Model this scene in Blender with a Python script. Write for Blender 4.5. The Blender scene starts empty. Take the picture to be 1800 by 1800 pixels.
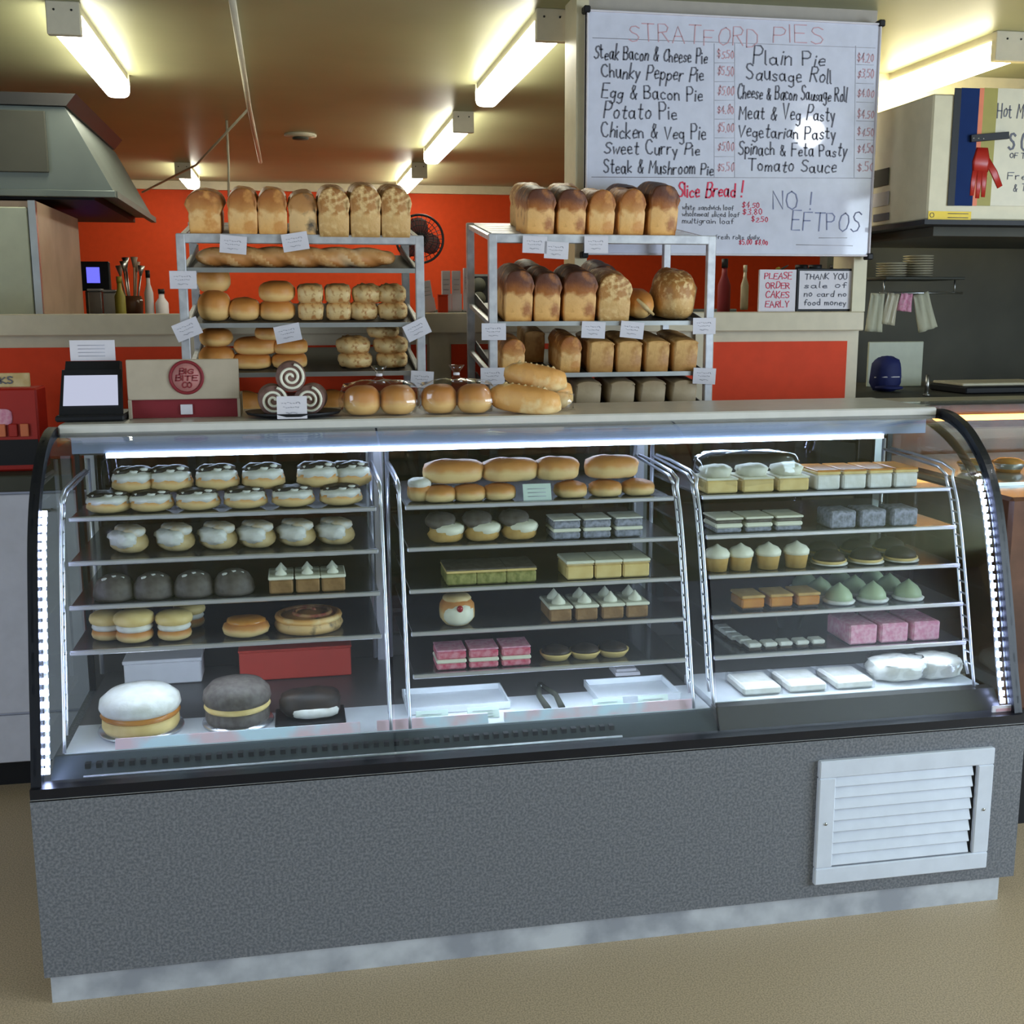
import bpy, math, random
from mathutils import Vector, Matrix, noise
random.seed(7)
S = bpy.context.scene
COL = S.collection
PI = math.pi
# ------------------------------------------------------------------ camera
CAM = Vector((0.5958, -2.4519, 1.5336)); FPX = 1986.1
yaw, pitch, roll = -0.1887, 0.1772, -0.0027
F = Vector((-math.sin(yaw)*math.cos(pitch), math.cos(yaw)*math.cos(pitch), -math.sin(pitch)))
r0 = Vector((math.cos(yaw), math.sin(yaw), 0)); u0 = r0.cross(F)
R = math.cos(roll)*r0 + math.sin(roll)*u0
U = -math.sin(roll)*r0 + math.cos(roll)*u0
cd = bpy.data.cameras.new('camera'); cam = bpy.data.objects.new('camera', cd); COL.objects.link(cam)
cam.matrix_world = Matrix(((R.x, U.x, -F.x, CAM.x), (R.y, U.y, -F.y, CAM.y), (R.z, U.z, -F.z, CAM.z), (0, 0, 0, 1)))
cd.sensor_width = 36; cd.lens = FPX/1800*36; cd.clip_start = 0.05; cd.clip_end = 60
S.camera = cam
# ------------------------------------------------------------------ view, world, daylight
S.view_settings.view_transform = 'Standard'; S.view_settings.look = 'None'
S.view_settings.gamma = 1; S.view_settings.use_curve_mapping = False
S.view_settings.exposure = 0.42
w = bpy.data.worlds.new('world'); S.world = w; w.use_nodes = True
w.node_tree.nodes['Background'].inputs[0].default_value = (0.62, 0.72, 1.0, 1)
w.node_tree.nodes['Background'].inputs[1].default_value = 0.22
def area(name, loc, rot, sx, sy, e, col):
    l = bpy.data.lights.new(name, 'AREA'); l.shape = 'RECTANGLE'; l.size = sx; l.size_y = sy
    l.energy = e; l.color = col
    o = bpy.data.objects.new(name, l); COL.objects.link(o); o.location = loc; o.rotation_euler = rot
    return o
area('right_daylight_fill', (5.9, -2.9, 1.55), (math.radians(90), 0, math.radians(90)), 3.8, 2.0, 235, (0.68, 0.83, 1.0))  # added area light standing in for daylight; the right wall has no window
area('left_daylight_fill', (-3.9, -3.0, 1.5), (math.radians(90), 0, math.radians(-90)), 3.0, 1.8, 95, (0.66, 0.80, 1.0))  # weaker added daylight fill from the left, no window built there

# ------------------------------------------------------------------ measuring helpers
def at(px, py, ax, v):
    d = R*(px-900) + U*(900-py) + F*FPX
    return CAM + d*((v-CAM[ax])/d[ax])
def XO(px, Y, Z=1.0):
    n = R - F*((px-900)/FPX)
    return CAM.x - (n.y*(Y-CAM.y) + n.z*(Z-CAM.z))/n.x
def ZO(py, X, Y):
    n = U - F*((900-py)/FPX)
    return CAM.z - (n.x*(X-CAM.x) + n.y*(Y-CAM.y))/n.z
def MW(pw, Y):
    return pw*(Y-CAM.y)*1.02/FPX

# ------------------------------------------------------------------ materials
def nt(name):
    m = bpy.data.materials.new(name); m.use_nodes = True
    t = m.node_tree; return m, t, t.nodes['Principled BSDF']
def ramp(t, stops):
    r = t.nodes.new('ShaderNodeValToRGB'); e = r.color_ramp.elements
    while len(e) < len(stops): e.new(0.5)
    for i, (p, c) in enumerate(stops):
        e[i].position = p; e[i].color = (*c, 1)
    return r
def mat(name, c, rough=.5, metal=0, c2=None, scale=20, detail=3, bump=0, bs=None, lo=.35, hi=.65, coat=0, spec=.4, obj=True):
    m, t, b = nt(name)
    b.inputs['Roughness'].default_value = rough; b.inputs['Metallic'].default_value = metal
    b.inputs['Base Color'].default_value = (*c, 1); b.inputs['Coat Weight'].default_value = coat
    b.inputs['Specular IOR Level'].default_value = spec
    tc = t.nodes.new('ShaderNodeTexCoord')
    if c2 is None and bump == 0: c2 = tuple(x*.93 for x in c)
    if c2:
        n = t.nodes.new('ShaderNodeTexNoise'); n.inputs['Scale'].default_value = scale; n.inputs['Detail'].default_value = detail
        t.links.new(tc.outputs['Object'], n.inputs['Vector'])
        r = ramp(t, [(lo, c), (hi, c2)]); t.links.new(n.outputs['Fac'], r.inputs[0]); t.links.new(r.outputs[0], b.inputs['Base Color'])
    if bump:
        n2 = t.nodes.new('ShaderNodeTexNoise'); n2.inputs['Scale'].default_value = bs or scale; n2.inputs['Detail'].default_value = 4
        t.links.new(tc.outputs['Object'], n2.inputs['Vector'])
        bp = t.nodes.new('ShaderNodeBump'); bp.inputs['Strength'].default_value = bump; bp.inputs['Distance'].default_value = .004
        t.links.new(n2.outputs['Fac'], bp.inputs['Height']); t.links.new(bp.outputs[0], b.inputs['Normal'])
    return m
def emis(name, c, s):
    m = bpy.data.materials.new(name); m.use_nodes = True; t = m.node_tree; t.nodes.clear()
    e = t.nodes.new('ShaderNodeEmission'); o = t.nodes.new('ShaderNodeOutputMaterial')
    e.inputs[0].default_value = (*c, 1); e.inputs[1].default_value = s; t.links.new(e.outputs[0], o.inputs[0]); return m
def glass(name, tint=(.93, .96, .96), refl=1.0, rough=0.0, ior=1.45):
    m = bpy.data.materials.new(name); m.use_nodes = True; t = m.node_tree; t.nodes.clear()
    tr = t.nodes.new('ShaderNodeBsdfTransparent'); tr.inputs[0].default_value = (*tint, 1)
    g = t.nodes.new('ShaderNodeBsdfGlossy'); g.inputs['Roughness'].default_value = rough
    g.inputs[0].default_value = (refl, refl, refl, 1)
    fr = t.nodes.new('ShaderNodeFresnel'); fr.inputs[0].default_value = ior
    geo = t.nodes.new('ShaderNodeNewGeometry')
    mul = t.nodes.new('ShaderNodeMath'); mul.operation = 'MULTIPLY'
    inv = t.nodes.new('ShaderNodeMath'); inv.operation = 'SUBTRACT'; inv.inputs[0].default_value = 1
    t.links.new(geo.outputs['Backfacing'], inv.inputs[1]); t.links.new(fr.outputs[0], mul.inputs[0]); t.links.new(inv.outputs[0], mul.inputs[1])
    mx = t.nodes.new('ShaderNodeMixShader'); o = t.nodes.new('ShaderNodeOutputMaterial')
    t.links.new(mul.outputs[0], mx.inputs[0]); t.links.new(tr.outputs[0], mx.inputs[1]); t.links.new(g.outputs[0], mx.inputs[2])
    t.links.new(mx.outputs[0], o.inputs[0]); return m
def crust(name, stops, sc=30, rough=.55, bump=.5, flour=None, nz=.16):
    """baked crust: colour by height on the loaf, broken by noise"""
    m, t, b = nt(name); b.inputs['Roughness'].default_value = rough
    tc = t.nodes.new('ShaderNodeTexCoord'); sp = t.nodes.new('ShaderNodeSeparateXYZ')
    t.links.new(tc.outputs['Generated'], sp.inputs[0])
    n = t.nodes.new('ShaderNodeTexNoise'); n.inputs['Scale'].default_value = sc; n.inputs['Detail'].default_value = 5
    t.links.new(tc.outputs['Object'], n.inputs['Vector'])
    a = t.nodes.new('ShaderNodeMath'); a.operation = 'MULTIPLY_ADD'; a.inputs[1].default_value = nz*2; 
    t.links.new(n.outputs['Fac'], a.inputs[0]); 
    s = t.nodes.new('ShaderNodeMath'); s.operation = 'SUBTRACT'; s.inputs[1].default_value = nz
    t.links.new(sp.outputs['Z'], s.inputs[0]); t.links.new(s.outputs[0], a.inputs[2])
    r = ramp(t, stops); t.links.new(a.outputs[0], r.inputs[0]); out = r.outputs[0]
    if flour:
        n3 = t.nodes.new('ShaderNodeTexNoise'); n3.inputs['Scale'].default_value = flour[1]; n3.inputs['Detail'].default_value = 3
        t.links.new(tc.outputs['Object'], n3.inputs['Vector'])
        r3 = ramp(t, [(flour[2], (0, 0, 0)), (flour[2]+.15, (1, 1, 1))]); t.links.new(n3.outputs['Fac'], r3.inputs[0])
        mx = t.nodes.new('ShaderNodeMix'); mx.data_type = 'RGBA'; t.links.new(r3.outputs[0], mx.inputs[0])
        t.links.new(out, mx.inputs[6]); mx.inputs[7].default_value = (*flour[0], 1); out = mx.outputs[2]
    t.links.new(out, b.inputs['Base Color'])
    bp = t.nodes.new('ShaderNodeBump'); bp.inputs['Strength'].default_value = bump; bp.inputs['Distance'].default_value = .004
    t.links.new(n.outputs['Fac'], bp.inputs['Height']); t.links.new(bp.outputs[0], b.inputs['Normal'])
    return m
M = {}
M['floor'] = mat('beige_vinyl', (.60, .46, .30), .5, c2=(.40, .305, .195), scale=260, detail=2, lo=.42, hi=.6)
M['ceil'] = mat('olive_gloss_ceiling', (.37, .375, .21), .42, c2=(.33, .335, .19), scale=2, spec=.35)
M['cream'] = mat('cream_paint', (.62, .53, .37), .45)
M['frontgrey'] = mat('pale_grey_front_wall', (.42, .43, .46), .6)
M['cream2'] = mat('pale_cream_paint', (.62, .55, .36), .4)
M['orange'] = mat('orange_paint', (.72, .055, .012), .6, spec=.2)
M['orange2'] = mat('kitchen_orange_paint', (.64, .060, .011), .6, spec=.2)
M['greywall'] = mat('beige_grey_board', (.42, .37, .31), .6)
M['steel'] = mat('stainless_steel', (.55, .56, .55), .32, 1.0, c2=(.42, .43, .42), scale=6)
M['darksteel'] = mat('dark_stainless', (.075, .075, .058), .6, 0, c2=(.055, .055, .043), scale=3, spec=.2)
M['hoodsteel'] = mat('hood_stainless', (.15, .175, .155), .5, .35, c2=(.12, .14, .125), scale=3)
M['chrome'] = mat('chrome_wire', (.78, .77, .86), .28, .75)
M['alu'] = mat('rack_aluminium', (.66, .66, .68), .42, .55, c2=(.5, .5, .53), scale=30)
M['tray'] = mat('dark_baking_tray', (.05, .048, .045), .45, .4)
M['black'] = mat('black_plastic', (.012, .012, .014), .5, spec=.25)
M['blackg'] = mat('black_gloss_frame', (.008, .009, .014), .3)
M['granite'] = mat('speckled_grey_laminate', (.115, .122, .138), .42, c2=(.205, .21, .225), scale=170, detail=4, lo=.40, hi=.62)
M['kick'] = mat('brushed_kick_plate', (.60, .63, .68), .4, .25, c2=(.34, .36, .41), scale=9, detail=5)
M['counter'] = mat('white_laminate_top', (.66, .63, .57), .3)
M['white'] = mat('white_enamel', (.66, .70, .78), .4)
M['cab'] = mat('white_cupboard', (.62, .62, .70), .45)
M['bluegrey'] = mat('blue_grey_rail', (.26, .30, .42), .35, .3)
M['smokeg'] = mat('grey_steel_deck', (.13, .12, .12), .35, .2)
M['ticket'] = mat('pink_and_blue_ticket_strip', (.80, .55, .60), .5, c2=(.62, .76, .86), scale=7, lo=.45, hi=.55)
M['smoke'] = mat('smoked_glass_shelf', (.075, .072, .080), .2, coat=.3)
M['interior'] = mat('dark_cabinet_lining', (.050, .044, .042), .3)
M['deck'] = mat('white_deck_tray', (.72, .74, .78), .3)
M['sill'] = mat('teal_grey_sill', (.05, .062, .068), .3, .3)
M['glass'] = glass('clear_curved_glass')
M['bag'] = glass('clear_cellophane', (.93, .93, .93), 1.0, .09, 1.6)
M['tint'] = glass('tinted_door_glass', (.30, .28, .30), 1.0, 0, 1.5)
M['led'] = emis('cool_led', (.60, .74, 1.0), 16)
M['ledside'] = emis('side_led', (.50, .58, 1.0), 28)
M['deckfill'] = emis('deck_fill_glow', (.70, .82, 1.0), 30)  # glow of the added strips that brighten the cabinet floor
M['tube'] = emis('fluorescent_diffuser', (1.0, .97, .80), 16)
M['tubew'] = emis('warm_fluorescent_diffuser', (1.0, .93, .68), 16)
M['spot'] = emis('downlight_lens', (.93, .96, 1.0), 22)
M['warm'] = emis('warm_heat_lamp', (1.0, .42, .10), 9)
M['blue'] = emis('blue_monitor', (.12, .12, .9), 1.2)
M['screen'] = emis('till_screen', (.62, .66, .84), .62)
M['fixend'] = mat('fixture_end_cap', (.55, .50, .38), .4)
M['paper'] = mat('white_card', (.70, .66, .70), .6)
M['paperg'] = mat('pale_green_card', (.62, .72, .64), .6)
M['wb'] = mat('whiteboard_enamel', (.64, .65, .75), .05)
M['ink'] = mat('black_marker', (.12, .12, .15), .6)
M['inkblue'] = mat('faint_blue_marker', (.20, .22, .36), .6)
M['inkred'] = mat('red_marker', (.72, .04, .10), .6)
M['inkpink'] = mat('faded_pink_marker', (.62, .36, .40), .6)
M['inkgrey'] = mat('faded_grey_line', (.45, .44, .50), .6)
M['kraft'] = mat('grey_brown_cardboard', (.47, .39, .29), .7, c2=(.41, .34, .25), scale=14)
M['kraftred'] = mat('dark_red_card', (.22, .015, .022), .6)
M['darkred'] = mat('dark_red_plastic', (.10, .010, .008), .4)
M['red'] = mat('red_plastic', (.42, .02, .012), .35)
M['navy'] = mat('navy_cloth', (.012, .018, .11), .7)
M['brown'] = mat('brown_gloss_laminate', (.13, .055, .03), .2, c2=(.07, .03, .018), scale=8)
M['yellow'] = mat('yellow_label', (.85, .58, .02), .5)
M['olive'] = mat('olive_card', (.32, .27, .04), .5)
M['bluec'] = mat('dark_blue_card', (.012, .03, .11), .8, spec=.1)
M['oran'] = mat('orange_card', (.7, .18, .07), .5)
M['wood'] = mat('brown_timber', (.34, .24, .17), .5, c2=(.27, .19, .13), scale=6)
M['greencream'] = mat('greenish_cream_door', (.50, .52, .38), .4)
M['plate'] = mat('ivory_plate', (.6, .54, .38), .35)
M['cloth'] = mat('pale_cloth', (.55, .53, .38), .8)
# food
T1, T2, BR, DK = (.84, .45, .135), (.70, .31, .075), (.40, .13, .022), (.12, .03, .008)
M['loaf'] = crust('loaf_crust', [(.0, T2), (.12, T1), (.47, (.84, .52, .21)), (.56, (.58, .26, .065)), (.78, BR), (1, (.26, .08, .018))], bump=.9, flour=((.66, .29, .07), 26, .50))
M['loafdark'] = crust('dark_loaf_crust', [(.0, T2), (.12, T1), (.48, (.80, .46, .17)), (.56, BR), (.80, DK), (1, (.06, .018, .007))], bump=.9, flour=((.40, .14, .03), 22, .54))
M['loafwheat'] = crust('wheatmeal_crust', [(.0, (.56, .31, .10)), (.42, (.74, .45, .17)), (.50, (.50, .23, .06)), (.75, (.42, .18, .04)), (1, (.28, .10, .02))], sc=46, bump=1.0, flour=((.78, .52, .22), 52, .50))
M['loafseed'] = crust('seeded_crust', [(.0, (.68, .40, .15)), (.5, (.80, .52, .23)), (.6, (.56, .27, .08)), (1, (.34, .13, .03))], flour=((.10, .07, .04), 24, .56))
M['loafsq'] = crust('square_tin_crust', [(.0, (.55, .27, .08)), (.5, (.70, .40, .14)), (.9, (.72, .42, .15)), (1, (.52, .25, .07))], bump=.8, flour=((.48, .22, .06), 20, .50))
M['loafgrey'] = crust('pale_bagged_crust', [(.0, (.40, .30, .19)), (.5, (.54, .42, .27)), (1, (.34, .24, .14))])
M['baguette'] = crust('baguette_crust', [(.0, BR), (.4, (.50, .20, .05)), (.75, (.60, .30, .10)), (1, (.72, .44, .19))], flour=((.78, .52, .27), 9, .58))
M['slashpale'] = mat('pale_crust_ridge', (.72, .42, .17), .6, c2=(.50, .22, .06), scale=40, bump=.6)
M['bun'] = crust('soft_bun_crust', [(.0, (.76, .45, .15)), (.32, (.86, .54, .20)), (.55, (.66, .28, .06)), (1, (.44, .14, .022))], nz=.14, bump=.35)
M['cheese'] = crust('cheese_roll_crust', [(.0, (.62, .36, .13)), (.5, (.76, .55, .25)), (1, (.62, .30, .08))], flour=((.42, .17, .04), 60, .50))
M['longroll'] = crust('long_roll_crust', [(.0, (.72, .37, .11)), (.5, (.84, .47, .15)), (1, (.70, .30, .07))], flour=((.90, .66, .32), 18, .52), bump=.9)
M['scone'] = crust('savoury_roll_crust', [(.0, (.76, .56, .26)), (.40, (.78, .54, .24)), (.62, (.64, .28, .07)), (1, (.46, .15, .03))], nz=.2, bump=.6, sc=22)
M['cream_'] = mat('whipped_cream', (.80, .77, .62), .5, bump=.3, bs=60)
M['creamw'] = mat('white_icing', (.80, .78, .74), .5, c2=(.68, .65, .58), scale=40, bump=.5, bs=50)
M['pastry'] = mat('pale_pastry', (.68, .52, .27), .55, c2=(.56, .38, .16), scale=30, bump=.3)
M['custard'] = mat('custard', (.80, .60, .25), .5, c2=(.70, .49, .18), scale=30, bump=.4)
M['dusted'] = mat('sugar_dusted_crust', (.66, .50, .30), .7, c2=(.76, .72, .66), scale=26, bump=.5, lo=.4, hi=.6)
M['choc'] = mat('dark_chocolate_icing', (.024, .016, .013), .55, c2=(.05, .03, .02), bump=.3, bs=40)
M['chocd'] = mat('chocolate_dusted', (.085, .065, .055), .6, c2=(.14, .115, .10), scale=60, bump=.4)
M['sponge'] = mat('brown_sponge', (.33, .18, .07), .7, c2=(.22, .11, .035), scale=45, bump=.6)
M['sponget'] = mat('golden_sponge', (.60, .38, .13), .7, c2=(.5, .29, .08), scale=40, bump=.5)
M['lam'] = mat('grey_coconut_chocolate', (.17, .17, .20), .75, c2=(.34, .34, .42), scale=90, bump=.7)
M['pink'] = mat('pink_coconut', (.72, .26, .38), .75, c2=(.82, .44, .54), scale=90, bump=.6)
M['pinkd'] = mat('deep_pink_coconut', (.58, .07, .13), .75, c2=(.72, .28, .33), scale=80, bump=.6)
M['green'] = mat('green_icing', (.42, .50, .30), .45, bump=.2, bs=40)
M['mint'] = mat('mint_biscuit_base', (.36, .33, .11), .6, c2=(.17, .17, .04), scale=70, bump=.5)
M['jam'] = mat('red_jam', (.35, .01, .015), .2)
M['apricot'] = mat('apricot_glaze', (.62, .27, .05), .25, c2=(.5, .18, .03), bump=.2)
M['swirl'] = mat('chocolate_swiss_sponge', (.14, .07, .055), .7, c2=(.20, .11, .09), scale=60, bump=.3)
M['pizza'] = mat('pizza_topping', (.55, .30, .12), .6, c2=(.30, .06, .03), scale=50, bump=.6)
M['foil'] = mat('silver_foil', (.75, .75, .80), .25, .9)
M['redrefl'] = mat('red_reflection_box', (.50, .05, .035), .5)  # colour of the red glass reflection modelled as a box

# ------------------------------------------------------------------ mesh builder
class MB:
    def __init__(s): s.v = []; s.f = []; s.sm = []; s.mi = []
    def add(s, vs, fs, smooth=False, mi=0):
        o = len(s.v); s.v += [tuple(v) for v in vs]; s.f += [tuple(i+o for i in f) for f in fs]
        s.sm += [smooth]*len(fs); s.mi += [mi]*len(fs); return s
    def box(s, x0, x1, y0, y1, z0, z1, rz=0, c=None, mi=0, b=0):
        if b and min(x1-x0, y1-y0, z1-z0) > 2.2*b:
            vs = []; xs = (x0, x0+b, x1-b, x1); ys = (y0, y0+b, y1-b, y1); zs = (z0, z0+b, z1-b, z1)
            idx = {}
            def V(i, j, k):
                key = (i, j, k)
                if key not in idx: idx[key] = len(vs); vs.append((xs[i], ys[j], zs[k]))
                return idx[key]
            fs = []
            # 6 faces
            for k in (0, 3): fs.append([V(1, 1, k), V(2, 1, k), V(2, 2, k), V(1, 2, k)][::(1 if k else -1)])
            for j in (0, 3): fs.append([V(1, j, 1), V(2, j, 1), V(2, j, 2), V(1, j, 2)][::(-1 if j else 1)])
            for i in (0, 3): fs.append([V(i, 1, 1), V(i, 2, 1), V(i, 2, 2), V(i, 1, 2)][::(1 if i else -1)])
            def e(i): return 1 if i == 0 else 2
            for j in (0, 3):
                for k in (0, 3):
                    q = [V(1, j, e(k)), V(2, j, e(k)), V(2, e(j), k), V(1, e(j), k)]; fs.append(q if (j == 0) == (k == 3) else q[::-1])
                for i in (0, 3):
                    q = [V(i, e(j), 1), V(i, e(j), 2), V(e(i), j, 2), V(e(i), j, 1)]; fs.append(q if (i == 0) == (j == 3) else q[::-1])
            for i in (0, 3):
                for k in (0, 3):
                    q = [V(i, 1, e(k)), V(i, 2, e(k)), V(e(i), 2, k), V(e(i), 1, k)]; fs.append(q if (i == 0) == (k == 0) else q[::-1])
                    for j in (0, 3): fs.append([V(e(i), e(j), k), V(i, e(j), e(k)), V(e(i), j, e(k))])
        else:
            vs = [(x, y, z) for x in (x0, x1) for y in (y0, y1) for z in (z0, z1)]
            fs = [(0, 1, 3, 2), (4, 6, 7, 5), (0, 4, 5, 1), (2, 3, 7, 6), (0, 2, 6, 4), (1, 5, 7, 3)]
        if rz:
            cx, cy = c or ((x0+x1)/2, (y0+y1)/2); ca, sa = math.cos(rz), math.sin(rz)
            vs = [(cx+(x-cx)*ca-(y-cy)*sa, cy+(x-cx)*sa+(y-cy)*ca, z) for x, y, z in vs]
        return s.add(vs, fs, False, mi)
    def tube(s, pts, r, n=8, mi=0, closed=False):
        pts = [Vector(p) for p in pts]; k = len(pts); vs = []; fs = []
        rr = r if isinstance(r, (list, tuple)) else [r]*k
        up = None
        for i, p in enumerate(pts):
            if closed: t = pts[(i+1) % k]-pts[i-1]
            else: t = pts[min(i+1, k-1)]-pts[max(i-1, 0)]
            t = t.normalized() if t.length > 0 else Vector((0, 0, 1))
            if up is None: up = Vector((0, 0, 1)) if abs(t.z) < .9 else Vector((1, 0, 0))
            a = t.cross(up)
            if a.length < 1e-4: a = t.cross(Vector((1, 0, 0)))
            a.normalize(); b = a.cross(t).normalized(); up = b
            for j in range(n):
                th = 2*PI*j/n; vs.append(p+(a*math.cos(th)+b*math.sin(th))*rr[i])
        for i in range(k if closed else k-1):
            i2 = (i+1) % k
            for j in range(n):
                fs.append((i*n+j, i*n+(j+1) % n, i2*n+(j+1) % n, i2*n+j))
        if not closed:
            fs.append(tuple(range(n))[::-1]); fs.append(tuple((k-1)*n+j for j in range(n)))
        return s.add(vs, fs, True, mi)
    def lathe(s, prof, c=(0, 0, 0), n=24, mi=0, sx=1, sy=1, smooth=True):
        vs = []; fs = []; k = len(prof)
        for r, z in prof:
            for j in range(n):
                th = 2*PI*j/n; vs.append((c[0]+r*sx*math.cos(th), c[1]+r*sy*math.sin(th), c[2]+z))
        for i in range(k-1):
            for j in range(n): fs.append((i*n+j, i*n+(j+1) % n, (i+1)*n+(j+1) % n, (i+1)*n+j))
        fs.append(tuple(range(n))[::-1]); fs.append(tuple((k-1)*n+j for j in range(n)))
        return s.add(vs, fs, smooth, mi)
    def prism(s, poly, ax, a0, a1, mi=0):
        """polygon in the plane perpendicular to axis ax, extruded a0..a1"""
        n = len(poly); vs = []
        for a in (a0, a1):
            for u, v in poly:
                vs.append({0: (a, u, v), 1: (u, a, v), 2: (u, v, a)}[ax])
        fs = [(i, (i+1) % n, n+(i+1) % n, n+i) for i in range(n)] + [tuple(range(n))[::-1], tuple(range(n, 2*n))]
        return s.add(vs, fs, False, mi)
    def blob(s, c, h, e=1.0, e2=1.0, nu=20, nv=12, jit=0, js=8, rz=0, mi=0, flat=None, seed=0, rx=0):
        vs = []; fs = []
        def pw(x, p): return math.copysign(abs(x)**p, x)
        rot = Matrix.Rotation(rz, 3, 'Z') @ Matrix.Rotation(rx, 3, 'X')
        for i in range(nv+1):
            ph = -PI/2+PI*i/nv
            for j in range(nu):
                th = 2*PI*j/nu
                p = Vector((pw(math.cos(ph), e)*pw(math.cos(th), e2), pw(math.cos(ph), e)*pw(math.sin(th), e2), pw(math.sin(ph), e)))
                if jit: p *= 1+jit*noise.noise(p*js*.25+Vector((seed*3.7, seed, 0)))
                q = Vector((p.x*h[0], p.y*h[1], p.z*h[2]))
                if flat is not None and q.z < -h[2]*flat: q.z = -h[2]*flat
                vs.append(rot @ q + Vector(c))
        for i in range(nv):
            for j in range(nu): fs.append((i*nu+j, i*nu+(j+1) % nu, (i+1)*nu+(j+1) % nu, (i+1)*nu+j))
        return s.add(vs, fs, True, mi)
    def build(s, name, m, parent=None):
        me = bpy.data.meshes.new(name); me.from_pydata(s.v, [], s.f)
        for mm in (m if isinstance(m, (list, tuple)) else [m]): me.materials.append(M[mm] if isinstance(mm, str) else mm)
        me.polygons.foreach_set('use_smooth', s.sm); me.polygons.foreach_set('material_index', s.mi); me.update()
        import bmesh
        bm = bmesh.new(); bm.from_mesh(me); bmesh.ops.recalc_face_normals(bm, faces=bm.faces); bm.to_mesh(me); bm.free()
        o = bpy.data.objects.new(name, me); COL.objects.link(o)
        if parent: o.parent = parent
        return o
def tag(o, label, cat, group=None, kind=None):
    if label: o['label'] = label
    if cat: o['category'] = cat
    if group: o['group'] = group
    if kind: o['kind'] = kind
    return o
def empty(name, loc, label, cat, group=None, rz=0):
    o = bpy.data.objects.new(name, None); COL.objects.link(o); o.location = loc; o.rotation_euler = (0, 0, rz)
    o.empty_display_size = .05
    return tag(o, label, cat, group)
def struct(o): o['kind'] = 'structure'; return o
KIDS = {}
def copy_tree(o, loc, label, group=None, rz=None, sc=None, rot=None):
    c = o.copy(); COL.objects.link(c); c.location = loc; c['label'] = label
    if group: c['group'] = group
    if rz is not None: c.rotation_euler = (0, 0, rz)
    if rot is not None: c.rotation_euler = rot
    if sc: c.scale = sc if isinstance(sc, (tuple, list)) else (sc, sc, sc)
    for ch in [x for x in COL.objects if x.parent == o]:
        d = ch.copy(); COL.objects.link(d); d.parent = c
        for g in [x for x in COL.objects if x.parent == ch]:
            e = g.copy(); COL.objects.link(e); e.parent = d
    return c
class Proto:
    """first placement uses the source, later ones are copies"""
    def __init__(s, fn): s.fn = fn; s.src = None
    def put(s, loc, label, group=None, rz=0, sc=None, rot=None):
        if s.src is None:
            s.src = s.fn(); o = s.src; o['label'] = label
            if group: o['group'] = group
            o.location = loc; o.rotation_euler = rot or (0, 0, rz)
            if sc: o.scale = sc if isinstance(sc, (tuple, list)) else (sc, sc, sc)
            return o
        o = copy_tree(s.src, loc, label, group, rz, sc, rot)
        if not sc: o.scale = (1, 1, 1)
        return o
ORD = ['first', 'second', 'third', 'fourth', 'fifth', 'sixth', 'seventh', 'eighth', 'ninth']
def ordw(i, n):
    if i == 0: return 'leftmost'
    if i == n-1: return 'rightmost'
    return ORD[i]+' from left'

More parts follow.
